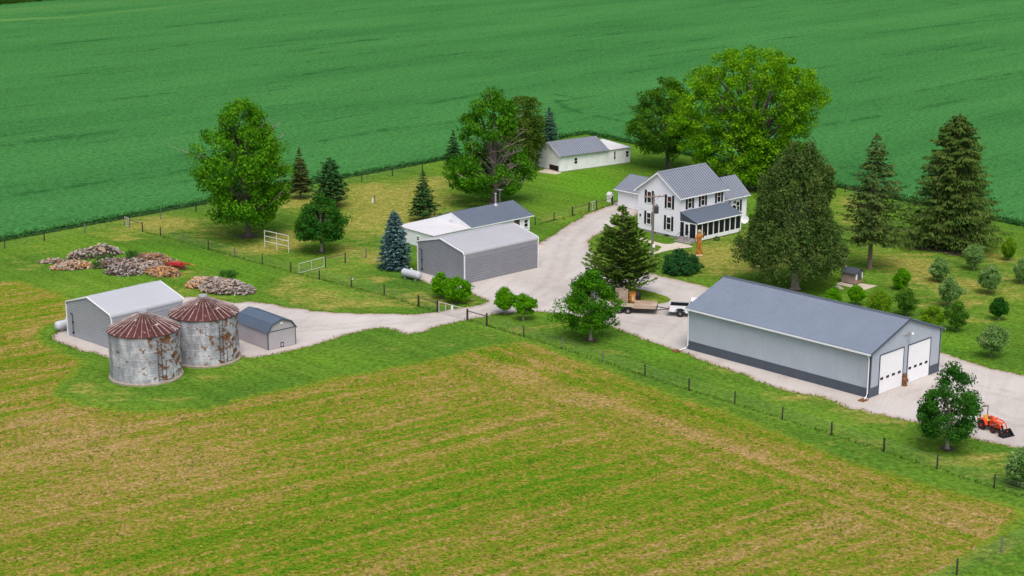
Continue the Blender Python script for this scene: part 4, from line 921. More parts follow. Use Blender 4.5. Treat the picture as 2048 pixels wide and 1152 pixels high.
# ---- lofted storage shed
d = thing('lofted_shed', at(536.7, 701.2), 41.5, 'small shed with blue gambrel roof beside the grain bins', 'shed')
W, L = 3.42, 6.0; pr = [(0, .05), (W, .05), (W, 1.92), (W - .56, 2.62), (W / 2, 3.0), (.56, 2.62), (0, 1.92)]
mb = MB(); mb.prism(pr, 'y', 0, L)
for i in range(1, 20): y = i * L / 20; mb.box(-.016, .003, y - .014, y + .014, .1, 1.84)
for i in range(1, 12): x = i * W / 12; mb.box(x - .014, x + .014, -.016, .003, .1, 1.9)
mb.build('wall', M['lofted_wall'], d)
mb = MB(); rp = [(-.10, 1.86), (.52, 2.67), (W / 2, 3.09), (W - .52, 2.67), (W + .10, 1.86)]
for i in range(4):
    (x0, z0), (x1, z1) = rp[i], rp[i + 1]
    roof_plane(mb, (x0, -.12, z0), (x0, L + .12, z0), (x1, L + .12, z1), (x1, -.12, z1), .05, .3, .03, .025) if i < 2 else roof_plane(mb, (x1, -.12, z1), (x1, L + .12, z1), (x0, L + .12, z0), (x0, -.12, z0), .05, .3, .03, .025)
mb.build('roof', M['lofted_roof'], d)
mb = MB()
for i in range(4):
    (x0, z0), (x1, z1) = rp[i], rp[i + 1]; mb.slab([(x0, -.125, z0 - .08), (x1, -.125, z1 - .08), (x1, -.125, z1 + .06), (x0, -.125, z0 + .06)], .03)
mb.box(-.03, .06, -.03, 0, .05, 1.85); mb.box(W - .06, W + .03, -.03, 0, .05, 1.85); mb.box(0, W, -.03, 0, 1.9, 1.98); mb.box(-.03, 0, -.03, .06, .05, 1.85)
mb.build('trim', M['barn_dark'], d)
dd = MB().box(1.52, 1.92, -.03, .0, .08, .58).build('pet_door', M['black'], d); MB().box(1.6, 1.84, -.036, -.03, .15, .5).build('flap', M['lofted_wall'], dd)
MB().box(W / 2 - .15, W / 2 + .15, -.03, 0, 2.55, 2.75).build('vent', M['white_paint'], d)

# ---- grain bins
def grain_bin(c, a_lad, a_door, label, seed, box=None):
    deg = rnd.uniform(0, 0)
    g = thing('grain_bin', c, 0, label, 'grain bin', 'rusty grain bins'); R = 3.42; E = 4.86; A = 6.5
    MB().lathe([(3.62, .0), (3.62, .16), (3.55, .24), (3.3, .24)], 48, m=0).build('base_ring', M['bin_base'], g, True)
    mb = MB(); rings = 6; prof = [(R, .2)]
    for i in range(rings):
        z0 = .22 + i * (E - .22) / rings; z1 = .22 + (i + 1) * (E - .22) / rings
        prof += [(R, z0 + .02), (R, z1 - .02), (R + .022, z1 - .012), (R + .022, z1)]
    mb.lathe(prof, 72)
    rs = random.Random(seed)
    for i in range(rings):                                    # lapped sheet joints
        a = rs.uniform(0, 1)
        z0 = .24 + i * (E - .22) / rings; z1 = .2 + (i + 1) * (E - .22) / rings
        for k in range(8):
            t = a + k * PI / 4 + (i % 2) * PI / 8; cx, cy = math.cos(t), math.sin(t); px_, py_ = -cy, cx
            P = [((R + q) * cx + s * .03 * px_, (R + q) * cy + s * .03 * py_) for q, s in ((-.01, -1), (.022, -1), (.022, 1), (-.01, 1))]
            mb.prism(P, 'z', z0, z1)
    mb.build('wall', M['bin_wall'], g)
    mb = MB(); mb.lathe([(R + .14, E - .07), (R + .14, E + .0), (.42, A - .12), (.42, A - .05), (.3, A - .05)], 60); mb.build('roof', M['rust_roof'], g, True)
    mb = MB(); K = 30
    for k in range(K):
        t = 2 * PI * k / K + .05; c_, s_ = math.cos(t), math.sin(t); sl = (A - .12 - E) / (R + .14 - .42)
        P0 = Vector((c_ * (R + .13), s_ * (R + .13), E + .005)); P1 = Vector((c_ * .45, s_ * .45, A - .12)); hw = Vector((-s_, c_, 0)) * .038; up = Vector((c_ * sl, s_ * sl, 1)).normalized() * .07
        mb.add([P0 - hw, P0 + hw, P1 + hw * .35, P1 - hw * .35, P0 - hw * .5 + up, P0 + hw * .5 + up, P1 + hw * .25 + up, P1 - hw * .25 + up], [(0, 1, 5, 4), (2, 3, 7, 6), (4, 5, 6, 7), (0, 4, 7, 3), (1, 2, 6, 5), (3, 2, 1, 0)])
    mb.build('roof_rib', M['bin_rib'], g)
    MB().lathe([(.42, A - .14), (.46, A + .03), (.4, A + .06), (.4, A + .13), (.12, A + .18)], 20).build('cap', M['steel'], g, True)
    # ladders: up the wall, and up the roof
    mb = MB(); t = math.radians(a_lad); c_, s_ = math.cos(t), math.sin(t); tx, ty = -s_, c_
    P = lambda rr, s, z: (c_ * rr + tx * s, s_ * rr + ty * s, z)
    for s in (-.2, .2): mb.path([P(R + .10, s, .35), P(R + .10, s, E - .15)], .03, 5)
    for i in range(13): z = .5 + i * .31; mb.path([P(R + .10, -.2, z), P(R + .10, .2, z)], .022, 4)
    mb.build('ladder', M['ladder'], g)
    mb = MB(); t = math.radians(a_lad - 3); c_, s_ = math.cos(t), math.sin(t); tx, ty = -s_, c_; zz = lambda rr: E + .10 + (R + .14 - rr) * (A - .12 - E) / (R + .14 - .42)
    for s in (-.25, .25): mb.path([P(R + .1, s, zz(R + .1)), P(.9, s, zz(.9))], .025, 5)
    for i in range(11): rr = R - .05 - i * .26; mb.path([P(rr, -.25, zz(rr)), P(rr, .25, zz(rr))], .02, 4)
    mb.build('roof_ladder', M['ladder'], g)
    def patch(a, wd, z0, z1, off):
        n = 6; vs = []
        for i in range(n + 1):
            q = math.radians(a) + (i / n - .5) * wd / R
            for rr in (R + off - .03, R + off):
                for z in (z0, z1): vs.append((rr * math.cos(q), rr * math.sin(q), z))
        fs = []
        for i in range(n):
            o = i * 4; fs += [(o, o + 4, o + 5, o + 1), (o + 2, o + 3, o + 7, o + 6), (o + 1, o + 5, o + 7, o + 3), (o, o + 2, o + 6, o + 4)]
        fs += [(0, 1, 3, 2), (n * 4, n * 4 + 2, n * 4 + 3, n * 4 + 1)]
        return vs, fs
    mb = MB(); mb.add(*patch(a_door, .86, .30, 2.25, .035)); mb.build('door_frame', M['rust'], g)
    mb = MB(); mb.add(*patch(a_door, .74, .36, 2.19, .055)); dr = mb.build('door', M['bin_wall'], g)
    if box: MB().bev(-.3, .3, -.45, .3, 0, .8, .04).build('control_box', M['steel'], g).location = box
    return g
grain_bin(at(788 / 3.388 + 60, 985 / 3.388 + 460), -54, -36, 'rusty-roofed grain bin standing nearest the mown field', 3)
grain_bin(at(1192 / 3.388 + 60, 866 / 3.388 + 460), -52, -34, 'rusty-roofed grain bin next to the blue-roofed shed', 5, (-2.35, -2.85, 1.3))

# ---- windows and shutters
def window(root, face, a, z0, z1, w, at_, depth=.04, shut=0, shw=.36, red=0.0, nm='window', dd=True):
    """face 'x': wall plane x=at_ looking -x; face 'y': wall plane y=at_ looking -y; a = middle along the wall"""
    def bx(mb, u0, u1, o0, o1, q0, q1, m=0):
        if face == 'y': mb.box(u0, u1, at_ - o1, at_ - o0, q0, q1, m)
        else: mb.box(at_ - o1, at_ - o0, u0, u1, q0, q1, m)
    f = MB(); t = .10
    bx(f, a - w / 2, a - w / 2 + t, 0, depth, z0, z1); bx(f, a + w / 2 - t, a + w / 2, 0, depth, z0, z1); bx(f, a - w / 2 + t, a + w / 2 - t, 0, depth, z1 - t * 1.2, z1); bx(f, a - w / 2 - .03, a + w / 2 + .03, 0, depth + .05, z0 - .05, z0 + .07)
    zm = (z0 + z1) / 2; bx(f, a - w / 2 + t, a + w / 2 - t, .01, depth - .005, zm - .035, zm + .035)
    fo = f.build(nm, M['white_paint'], root)
    p = MB(); 
    if red: bx(p, a - w / 2 + t, a + w / 2 - t, .002, .02, zm + .035, z1 - t * 1.2, 1); bx(p, a - w / 2 + t, a + w / 2 - t, .002, .02, z0 + .07, zm - .035, 0); p.build('pane', [M['pane'] if red < 2 else M['screen'], M['pane_red']], fo)
    else: bx(p, a - w / 2 + t, a + w / 2 - t, .002, .02, z0 + .07, zm - .035); bx(p, a - w / 2 + t, a + w / 2 - t, .002, .02, zm + .035, z1 - t * 1.2); p.build('pane', M['pane'], fo)
    for s in (-1, 1):
        if shut and (shut == 2 or s == shut):
            sb = MB(); c = a + s * (w / 2 + .04 + shw / 2); bx(sb, c - shw / 2, c + shw / 2, 0, .045, z0 - .06, z1 + .1)
            for q in range(12): zz = z0 + .02 + q * (z1 - z0 - .02) / 12; bx(sb, c - shw / 2 + .04, c + shw / 2 - .04, .045, .058, zz, zz + .05)
            sb.build('shutter', M['shutter'], root)
def siding(mb, face, a0, a1, z0, z1, at_, step=.2, top=None):
    z = z0
    while z < z1:
        lo, hi = (a0, a1) if top is None else top(z)
        if hi - lo > .1:
            if face == 'x': mb.prism([(at_ - .018, z), (at_ + .003, z), (at_ + .003, z + step * .9)], 'y', lo, hi)
            else: mb.prism([(at_ - .018, z), (at_ + .003, z), (at_ + .003, z + step * .9)], 'x', lo, hi)
        z += step

# ---- the farmhouse
h = thing('farmhouse', at(1358.9, 478.2), 42.3, 'white two-storey farmhouse with black shutters and dark screened porch', 'house')
HW, HL, HE, HR, RY = 8.85, 7.6, 5.72, 8.38, 3.85
MB().box(.03, HW - .03, .03, HL - .03, -.3, .3).box(8.9, 14.6, 1.05, 5.9, -.3, .25).build('foundation', M['stone'], h)
mb = MB(); gable_body(mb, HW, HL, HE, HR, RY, 'x', .28)
sl = (HR - HE) / RY; slb = (HR - HE) / (HL - RY)
siding(mb, 'x', 0, HL, .3, HR - .3, 0, .2, lambda z: (max(0, (z + .2 - HE) / sl), HL - max(0, (z + .2 - HE) / slb)))
siding(mb, 'y', 0, HW, .3, HE - .2, 0, .2)
mb.build('wall', M['house'], h)
mb = MB(); oh = .42
e0z = HE - oh * sl + .06; e1z = HE - oh * slb + .06
roof_plane(mb, (-.4, -oh, e0z), (HW + .4, -oh, e0z), (HW + .4, RY, HR + .06), (-.4, RY, HR + .06), .06, .46, .06, .06, 0, 1)
roof_plane(mb, (-.4, HL + oh, e1z), (HW + .4, HL + oh, e1z), (HW + .4, RY, HR + .06), (-.4, RY, HR + .06), .06, .46, .06, .06, 0, 1)
mb.prism([(RY - .2, HR + .05), (RY, HR + .2), (RY + .2, HR + .05)], 'x', -.42, HW + .42, 0)
mb.build('roof', [M['house_roof'], M['seam']], h)
mb = MB()
for xx in (-.43, HW + .4):
    mb.slab([(xx, -oh - .02, e0z - .2), (xx, RY, HR - .16), (xx, RY, HR + .09), (xx, -oh - .02, e0z + .06)], .04); mb.slab([(xx, HL + oh + .02, e1z - .2), (xx, RY, HR - .16), (xx, RY, HR + .09), (xx, HL + oh + .02, e1z + .06)], .04)
mb.box(-.4, HW + .4, -oh - .14, -oh - .005, e0z - .08, e0z + .05); mb.box(-.4, HW + .4, HL + oh + .005, HL + oh + .14, e1z - .08, e1z + .05)
mb.box(-.03, .09, -.03, .0, .3, HE - .3); mb.box(-.03, 0, 0, .09, .3, HE - .3); mb.box(-.03, 0, HL - .1, HL, .3, HE - .3); mb.box(HW - .1, HW, -.03, 0, 3.7, HE - .3)
mb.build('trim', M['white_paint'], h)
for a, z0, z1 in ((5.57, 4.02, 5.64), (1.92, 3.86, 5.55), (5.58, 1.1, 2.74), (1.98, .92, 2.72)): window(h, 'x', a, z0, z1, .86, 0, shut=2, red=0 if z0 < 3 else 1)
for a in (1.86, 4.44, 7.7): window(h, 'y', a, 3.9, 5.5, .80, 0, shut=2, shw=.36, red=1)
for y in (4.7, 2.3): MB().box(-.0, .035, y - .35, y + .35, .0, .2).build('basement_vent', M['black'], h)
# wing to the right
WX0, WX1, WY0, WY1, WE, WR = HW, 14.7, 1.0, 5.9, 4.05, 6.15; wr = (WY1 - WY0) / 2
mb = MB(); mb.prism([(WY0, .22), (WY1, .22), (WY1, WE), (WY0 + wr, WR), (WY0, WE)], 'x', WX0 + .003, WX1)
siding(mb, 'y', WX0 + .02, WX1, .25, WE - .2, WY0, .2)
mb.build('wing_wall', M['house'], h)
mb = MB(); ws = (WR - WE) / wr
roof_plane(mb, (WX0 + .01, WY0 - .35, WE - .35 * ws + .05), (WX1 + .35, WY0 - .35, WE - .35 * ws + .05), (WX1 + .35, WY0 + wr, WR + .05), (WX0 + .01, WY0 + wr, WR + .05), .06, .46, .05, .05, 0, 1)
roof_plane(mb, (WX0 + .01, WY1 + .35, WE - .35 * ws + .05), (WX1 + .35, WY1 + .35, WE - .35 * ws + .05), (WX1 + .35, WY0 + wr, WR + .05), (WX0 + .01, WY0 + wr, WR + .05), .06, .46, .05, .05, 0, 1)
mb.build('wing_roof', [M['house_roof'], M['seam']], h)
mb = MB(); mb.box(WX0 + .05, WX1 + .35, WY0 - .48, WY0 - .355, WE - .35 * ws - .06, WE - .35 * ws + .05); mb.slab([(WX1 + .36, WY0 - .36, WE - .35 * ws - .14), (WX1 + .36, WY0 + wr, WR - .12), (WX1 + .36, WY0 + wr, WR + .08), (WX1 + .36, WY0 - .36, WE - .35 * ws + .08)], .03); mb.box(WX1 - .1, WX1 + .02, WY0 - .03, WY0, .25, WE - .3); mb.build('wing_trim', M['white_paint'], h)
window(h, 'y', 12.85, 1.75, 3.2, .85, WY0, shut=2)
mb = MB(); yy = WY0 - .75; mb.prism([(10.3, 2.55), (11.9, 2.55), (11.9, 2.62), (11.1, 3.4), (10.3, 2.62)], 'y', yy, WY0 - .02); mb.build('entry_hood', M['house_roof'], h)
arc = [(11.1 + .62 * math.cos(q), 2.50 + .62 * math.sin(q)) for q in [i * PI / 12 for i in range(13)]]
MB().prism(arc, 'y', yy - .05, yy - .004).build('arch_panel', M['white_paint'], h)
MB().prism([(11.1 + (x - 11.1) * .78, 2.5 + (z - 2.5) * .78) for x, z in arc], 'y', yy - .07, yy - .052).build('arch_window', M['pane'], h)
for x in (10.35, 11.75): MB().box(x, x + .1, yy, yy + .1, .25, 2.55).build('entry_post', M['white_paint'], h)
# screened porch
PD = 2.9
mb = MB(); mb.box(.0, 8.9, -PD, -.003, .08, .50); mb.build('porch_floor', M['stone'], h)
mb = MB(); mb.box(.04, 8.9, -PD - .03, -PD, .16, .66); mb.box(.04, 8.9, -PD - .03, -PD, 2.42, 2.6)
mb.box(0, 8.9, -PD, -.003, 2.42, 2.5); fr = [.0, .98]; 
xs = [0.02 + i * 1.11 for i in range(9)]
for x in xs: mb.box(x - .09 if x > .1 else 0.0, x + .10, -PD - .045, -PD, .5, 2.45)
for i in range(8): mb.box(xs[i] + .52, xs[i] + .56, -PD - .028, -PD, .66, 2.42) if False else None
for y in (-PD, -1.78, -.86, -.10): mb.box(-.045, 0, y, y + .09, .5, 2.45)
mb.box(-.03, 0, -PD, 0, 2.40, 2.5)
mb.build('porch_frame', M['white_dirty'], h)
for i in range(8):
    sb = MB(); sb.box(xs[i] + .10, xs[i + 1] - .09, -PD - .012, -PD + .02, .66, 2.42)
    sb.build('screen_panel', M['screen'], h)
    rb = MB()
for (y0, y1) in ((-.77, -.10), (-2.81, -1.78)): MB().box(-.012, .02, y0, y1, .56, 2.40).build('screen_panel', M['screen'], h)
mb = MB(); 
mb.box(-.06, -.01, -1.69, -1.55, .52, 2.38); mb.box(-.06, -.01, -1.01, -.86, .52, 2.38); mb.box(-.06, -.01, -1.55, -1.01, 2.22, 2.38); mb.box(-.06, -.01, -1.55, -1.01, .52, .72)
dr = mb.build('porch_door', M['white_paint'], h); MB().box(-.035, -.015, -1.55, -1.01, .72, 2.22).build('door_screen', M['screen'], dr); MB().box(-.10, -.062, -1.64, -1.60, 1.3, 1.42).build('handle', M['rust'], dr)
mb = MB(); mb.prism([(-PD - .05, 2.5), (-.003, 2.5), (-.003, 3.56), (-PD - .05, 2.62)], 'x', .0, 8.88)
for i in range(12): y = -.2 - i * .22; mb.box(-.02, .003, y - .02, y + .02, 2.5, 3.5 + y * .30)
mb.build('porch_side', M['porch_dark'], h)
mb = MB(); roof_plane(mb, (-.12, -PD - .28, 2.56), (9.02, -PD - .28, 2.56), (9.02, -.02, 3.66), (-.12, -.02, 3.66), .05, .44, .045, .045, 0, 1); mb.build('porch_roof', [M['porch_roof'], M['barn_dark']], h)
MB().box(-.12, 9.02, -PD - .38, -PD - .285, 2.50, 2.62).build('porch_gutter', M['white_dirty'], h)
mb = MB()
for i in range(4): mb.box(-.35 - i * .34, -.047 - 0 if i == 0 else -.35 - (i - 1) * .34 - .001, -2.85, -.25, 0, .46 - i * .115)
mb.build('steps', M['stone'], h)
for y in (-.75, -1.95):
    mb = MB(); mb.path([(-.15, y, .45), (-.15, y, 1.35), (-1.35, y, .95), (-1.35, y, .1)], .03, 6); mb.path([(-.75, y, .3), (-.75, y, 1.13)], .02, 5); mb.path([(-.15, y, .9), (-1.35, y, .5)], .018, 5); mb.build('railing', M['black'], h)
# deck rail at the far left corner of the gable wall
mb = MB()
for z in (.25, .95): mb.box(.3, 3.4, HL + 1.2, HL + 1.26, z, z + .07)
for i in range(16): x = .35 + i * .2; mb.box(x - .02, x + .02, HL + 1.205, HL + 1.245, .3, .97)
for x in (.3, 1.8, 3.35): mb.box(x - .06, x + .06, HL + 1.16, HL + 1.3, 0, 1.15)
mb.box(.3, .36, HL + .1, HL + 1.2, .95, 1.02); mb.build('deck_railing', M['rail'], h)
# garage wing
GX, GY0, GY1, GE, GR, GD = 9.0, 7.7, 20.1, 2.65, 4.2, 5.8
mb = MB(); mb.prism([(GX, .03), (GX + GD, .03), (GX + GD, GE), (GX + GD / 2, GR), (GX, GE)], 'y', GY0, GY1); siding(mb, 'x', GY0, GY1, .1, GE - .2, GX, .2); mb.build('garage_wall', M['house'], h)
mb = MB(); gs = (GR - GE) / (GD / 2); o = .4
roof_plane(mb, (GX - o, GY0 + .0, GE - o * gs + .05), (GX - o, GY1 + .45, GE - o * gs + .05), (GX + GD / 2, GY1 + .45, GR + .05), (GX + GD / 2, GY0, GR + .05), .06, .46, .05, .05, 0, 1)
roof_plane(mb, (GX + GD + o, GY0, GE - o * gs + .05), (GX + GD + o, GY1 + .45, GE - o * gs + .05), (GX + GD / 2, GY1 + .45, GR + .05), (GX + GD / 2, GY0, GR + .05), .06, .46, .05, .05, 0, 1)
mb.build('garage_roof', [M['house_roof'], M['seam']], h)
MB().box(GX - o - .12, GX - o - .005, GY0, GY1 + .45, GE - o * gs - .05, GE - o * gs + .08).build('garage_gutter', M['white_paint'], h)
for y0, y1 in ((17.15, 19.75), (14.1, 16.75)):
    mb = MB(); mb.box(GX - .05, GX - .016, y0, y1, .06, 2.15)
    for z in (.58, 1.1, 1.63): mb.box(GX - .057, GX - .049, y0, y1, z - .012, z + .012)
    mb.build('garage_door', M['white_paint'], h)
for (x, y, z, z2) in ((-.06, 7.1, 2.0, 2.3),): MB().box(x - .1, x + .03, y - .08, y + .08, z, z2).build('wall_lamp', M['black'], h)

# ---- cabin behind the garage
c = thing('cabin', at(1059.5, 459.8), 43.3, 'low white cabin with blue metal roof, stove pipe and white lean-to', 'cabin')
CX = -10.9; CD = 7.6; CE = 2.05; CR = 3.38
mb = MB(); mb.prism([(0, .02), (CD, .02), (CD, CE), (CD / 2, CR), (0, CE)], 'x', CX, 0); mb.build('wall', M['white_dirty'], c)
mb = MB(); cs = (CR - CE) / (CD / 2); o = .3
roof_plane(mb, (CX + .0, -o, CE - o * cs + .04), (.5, -o, CE - o * cs + .04), (.5, CD / 2, CR + .04), (CX + .0, CD / 2, CR + .04), .05, .42, .04, .045, 0, 1)
roof_plane(mb, (CX + .0, CD + o, CE - o * cs + .04), (.5, CD + o, CE - o * cs + .04), (.5, CD / 2, CR + .04), (CX + .0, CD / 2, CR + .04), .05, .42, .04, .045, 0, 1)
mb.build('roof', [M['porch_roof'], M['seam']], c)
mb = MB(); mb.slab([(CX - .03, -.3, CE - o * cs - .05), (CX - .03, CD / 2, CR - .06), (CX - .03, CD / 2, CR + .1), (CX - .03, -.3, CE - o * cs + .1)], .03); mb.box(CX, .5, -o - .03, -o - .005, CE - o * cs - .07, CE - o * cs + .06); mb.slab([(.5, -.3, CE - o * cs - .05), (.5, CD / 2, CR - .06), (.5, CD / 2, CR + .1), (.5, -.3, CE - o * cs + .1)], .03); mb.build('trim', M['white_paint'], c)
window(c, 'y', -.72, .5, 1.62, .8, 0); MB().box(-2.9, -1.9, -.03, 0, .05, 1.85).build('door', M['rail'], c)
mb = MB(); mb.path([(-3.1, 3.45, CR - .2), (-3.1, 3.45, 4.9)], .10, 12); mb.lathe([(.10, 0), (.17, .03), (.17, .08), (.08, .14)], 12, (-3.1, 3.45, 4.88)); mb.lathe([(.33, -.12), (.2, .15), (.15, .2)], 12, (-3.1, 3.45, CR)); mb.build('stove_pipe', M['steel'], c)
mb = MB(); mb.path([(-1.9, 3.9, CR), (-1.9, 3.9, 5.3)], .025, 6)
for i in range(5): mb.path([(-1.9 - .35 + .03 * i, 3.45 + i * .22, 5.25), (-1.9 + .35 - .03 * i, 3.45 + i * .22, 5.25)], .012, 4)
mb.path([(-1.9, 3.4, 5.25), (-1.9, 4.4, 5.25)], .015, 4); mb.build('antenna', M['steel'], c)
mb = MB(); mb.prism([(-.05, .02), (6.9, .02), (6.9, 2.02), (-.05, 1.86)], 'x', CX - 6.3, CX - .035); mb.build('lean_to_wall', M['white_dirty'], c)
mb = MB(); mb.slab([(CX - 6.45, -.25, 1.87), (CX - .035, -.25, 1.92), (CX - .035, 7.1, 2.16), (CX - 6.45, 7.1, 2.04)], .09); mb.build('lean_to_roof', M['white_roof'], c)
window(c, 'x', 3.0, .75, 1.4, .62, CX - 6.3, nm='window'); MB().box(CX - .14, CX - .03, 3.4, 3.75, 2.5, 2.95).build('gable_vent', M['white_paint'], c)

# ---- white outbuilding by the crop
o_ = thing('outbuilding', at(1060 + 248 / 4.1146, 240 + 430 / 4.1146), 35.6, 'long white outbuilding with half-open overhead door by the crop edge', 'outbuilding')
OW, OL, OE, OR = 9.45, 6.2, 2.72, 4.4
mb = MB(); mb.prism([(0, .1), (OL, .1), (OL, OE), (OL / 2, OR), (0, OE)], 'x', 0, OW)
for i in range(1, 26): x = i * OW / 26; mb.box(x - .015, x + .015, -.015, .003, .12, OE - .1)
mb.build('wall', M['white_dirty'], o_)
MB().box(-.03, OW + 4.97, -.03, 6.1, 0, .1).build('foundation', M['stone'], o_)
mb = MB(); os_ = (OR - OE) / (OL / 2); q = .4
roof_plane(mb, (-.25, -q, OE - q * os_ + .04), (OW + .25, -q, OE - q * os_ + .04), (OW + .25, OL / 2, OR + .04), (-.25, OL / 2, OR + .04), .05, .40, .05, .045, 0, 1)
roof_plane(mb, (-.25, OL + q, OE - q * os_ + .04), (OW + .25, OL + q, OE - q * os_ + .04), (OW + .25, OL / 2, OR + .04), (-.25, OL / 2, OR + .04), .05, .40, .05, .045, 0, 1)
mb.build('roof', [M['house_roof'], M['seam']], o_)
mb = MB(); mb.slab([(-.28, -q, OE - q * os_ - .1), (-.28, OL / 2, OR - .1), (-.28, OL / 2, OR + .08), (-.28, -q, OE - q * os_ + .08)], .03); mb.slab([(-.28, OL + q, OE - q * os_ - .1), (-.28, OL / 2, OR - .1), (-.28, OL / 2, OR + .08), (-.28, OL + q, OE - q * os_ + .08)], .03); mb.box(OW - .05, OW + .05, -.06, -.01, .12, OE - .2); mb.build('trim', M['white_paint'], o_)
mb = MB(); mb.box(-.035, -.002, .35, 2.85, .92, 2.15)
for z in (1.3, 1.72): mb.box(-.042, -.034, .35, 2.85, z - .012, z + .012)
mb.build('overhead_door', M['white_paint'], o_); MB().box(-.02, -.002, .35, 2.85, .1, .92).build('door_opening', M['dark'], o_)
mb = MB(); mb.box(-.05, 0, .2, .35, .1, 2.3); mb.box(-.05, 0, 2.85, 3.0, .1, 2.3); mb.box(-.05, 0, .35, 2.85, 2.15, 2.3); mb.build('door_frame', M['white_paint'], o_)
def side_door(x, z0, z1, y=0.0):
    d_ = MB().box(x - .42, x + .42, y - .05, y - .002, z0, z1).build('door', M['white_paint'], o_)
    g_ = MB(); g_.box(x - .27, x + .27, y - .062, y - .052, z0 + .95, z0 + 1.35); g_.box(x - .27, x + .27, y - .062, y - .052, z0 + 1.42, z1 - .12); g_.build('door_glass', M['pane'], d_)
side_door(3.1, .12, 2.1); side_door(13.72, .12, 2.1)
mb = MB(); mb.prism([(0, .1), (6.0, .1), (6.0, 2.75), (0, 2.5)], 'x', OW + .003, OW + 4.95)
for i in range(1, 13): x = OW + i * 4.95 / 13; mb.box(x - .015, x + .015, -.015, .003, .12, 2.4)
mb.build('extension_wall', M['white_dirty'], o_)
MB().slab([(OW + .26, -.15, 2.5), (OW + 5.1, -.15, 2.5), (OW + 5.1, 7.3, 2.80), (OW + .26, 7.3, 2.80)], .1).build('extension_roof', M['white_roof'], o_)
mb = MB(); mb.box(OW + 1.45, OW + 1.85, -.04, -.002, .85, 2.3); wf = mb.build('window', M['white_paint'], o_); g_ = MB(); g_.box(OW + 1.52, OW + 1.78, -.05, -.042, .95, 1.55); g_.box(OW + 1.52, OW + 1.78, -.05, -.042, 1.62, 2.22); g_.build('pane', M['pane'], wf)

# ---- little hut on the concrete pad
j = thing('boiler_hut', at(1660 + 645 / 12.8, 500 + 900 / 12.8), 47, 'tiny siding hut with dark roof and chimney on a concrete pad', 'hut')
mb = MB(); mb.prism([(0, .12), (1.55, .12), (1.55, 1.4), (.78, 1.78), (0, 1.4)], 'y', 0, 1.9)
for i in range(1, 10): y = i * .19; mb.box(-.014, .003, y - .012, y + .012, .15, 1.38)
mb.build('wall', M['hut'], j); MB().box(.08, 1.47, .08, 1.82, .018, .12).build('skid', M['dark'], j)
mb = MB(); mb.slab([(-.2, -.2, 1.31), (-.2, 2.05, 1.31), (.78, 2.05, 1.84), (.78, -.2, 1.84)], -.06); mb.slab([(1.75, -.2, 1.31), (1.75, 2.05, 1.31), (.78, 2.05, 1.84), (.78, -.2, 1.84)], .06); mb.build('roof', M['shingle'], j)
MB().box(.08, 1.47, -.02, .0, .14, .62).build('front_panel', M['hut_front'], j)
mb = MB(); mb.bev(.5, 1.12, -.16, 0, .55, 1.5, .04); mb.box(.62, 1.0, -.2, -.16, .9, 1.05); mb.build('firebox_door', M['transformer'], j)
MB().box(0, .3, -.022, 0, .62, 1.38).box(1.25, 1.55, -.022, 0, .62, 1.38).build('corner_board', M['white_dirty'], j)
mb = MB(); mb.path([(.55, 1.75, 1.5), (.55, 1.75, 2.75)], .10, 10); mb.build('chimney', M['steel'], j); MB().lathe([(.12, 0), (.19, .03), (.19, .26), (.1, .32)], 12, (.55, 1.75, 2.7)).build('chimney_cap', M['white_paint'], j)
# ---- small white kennel
kx = thing('kennel', at(1220.5, 405), 43, 'small white gabled kennel beside the house garage', 'kennel')
mb = MB(); mb.prism([(0, 0), (.7, 0), (.7, 1.05), (.35, 1.4), (0, 1.05)], 'y', 0, .7); mb.build('wall', M['white_paint'], kx)
MB().slab([(-.08, -.08, 1.0), (-.08, .78, 1.0), (.35, .78, 1.43), (.35, -.08, 1.43)], -.05).slab([(.78, -.08, 1.0), (.78, .78, 1.0), (.35, .78, 1.43), (.35, -.08, 1.43)], .05).build('roof', M['white_roof'], kx)
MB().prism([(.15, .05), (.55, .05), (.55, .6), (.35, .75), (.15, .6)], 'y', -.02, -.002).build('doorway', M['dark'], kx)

# ------------------------------------------------------------------ fences
def pt(p): return at(*p) if len(p) == 2 else Vector(p)
def fence(pts, label, h=1.25, r=.075, rails=(), nowire=(), grey=(), wires=5, big=()):
    P = [pt(p) for p in pts]; o = P[0]
    root = thing('wire_fence', o, 0, label, 'fence')
    for i, p in enumerate(P):
        q = p - o; rs = random.Random(int(p.x * 91 + p.y)); hh = h * rs.uniform(.93, 1.06) * (1.1 if i in big else 1); rr = r * (1.45 if i in big else rs.uniform(.85, 1.15))
        mb = MB(); tx, ty = rs.uniform(-.03, .03), rs.uniform(-.03, .03)
        mb.path([q + Vector((0, 0, -.05)), q + Vector((tx * .5, ty * .5, hh * .5)), q + Vector((tx, ty, hh))], [rr * 1.05, rr, rr * .92], 8)
        mb.build('post', M['post_grey' if i in grey else 'post'], root)
    wb = MB()
    for i in range(len(P) - 1):
        if i in nowire: continue
        a, b_ = P[i] - o, P[i + 1] - o
        for k in range(wires):
            z = .08 + (h - .16) * (k / (wires - 1)) ** .85
            wb.path([a + Vector((0, 0, z)), a.lerp(b_, .5) + Vector((0, 0, z - .015)), b_ + Vector((0, 0, z))], .0065, 3)
        n = int((b_ - a).length / .6); 
        for q in range(1, n): p_ = a.lerp(b_, q / n); wb.path([p_ + Vector((0, 0, .08)), p_ + Vector((0, 0, h - .08))], .004, 3)
    if wb.v: wb.build('wire', M['wire'], root)
    for i in rails:
        a, b_ = P[i] - o, P[i + 1] - o; d = (b_ - a).normalized()
        rb = MB(); rb.path([a + d * .07 + Vector((0, 0, h * .88)), b_ - d * .07 + Vector((0, 0, h * .88))], .05, 7); rb.build('rail', M['rail'], root)
    return root
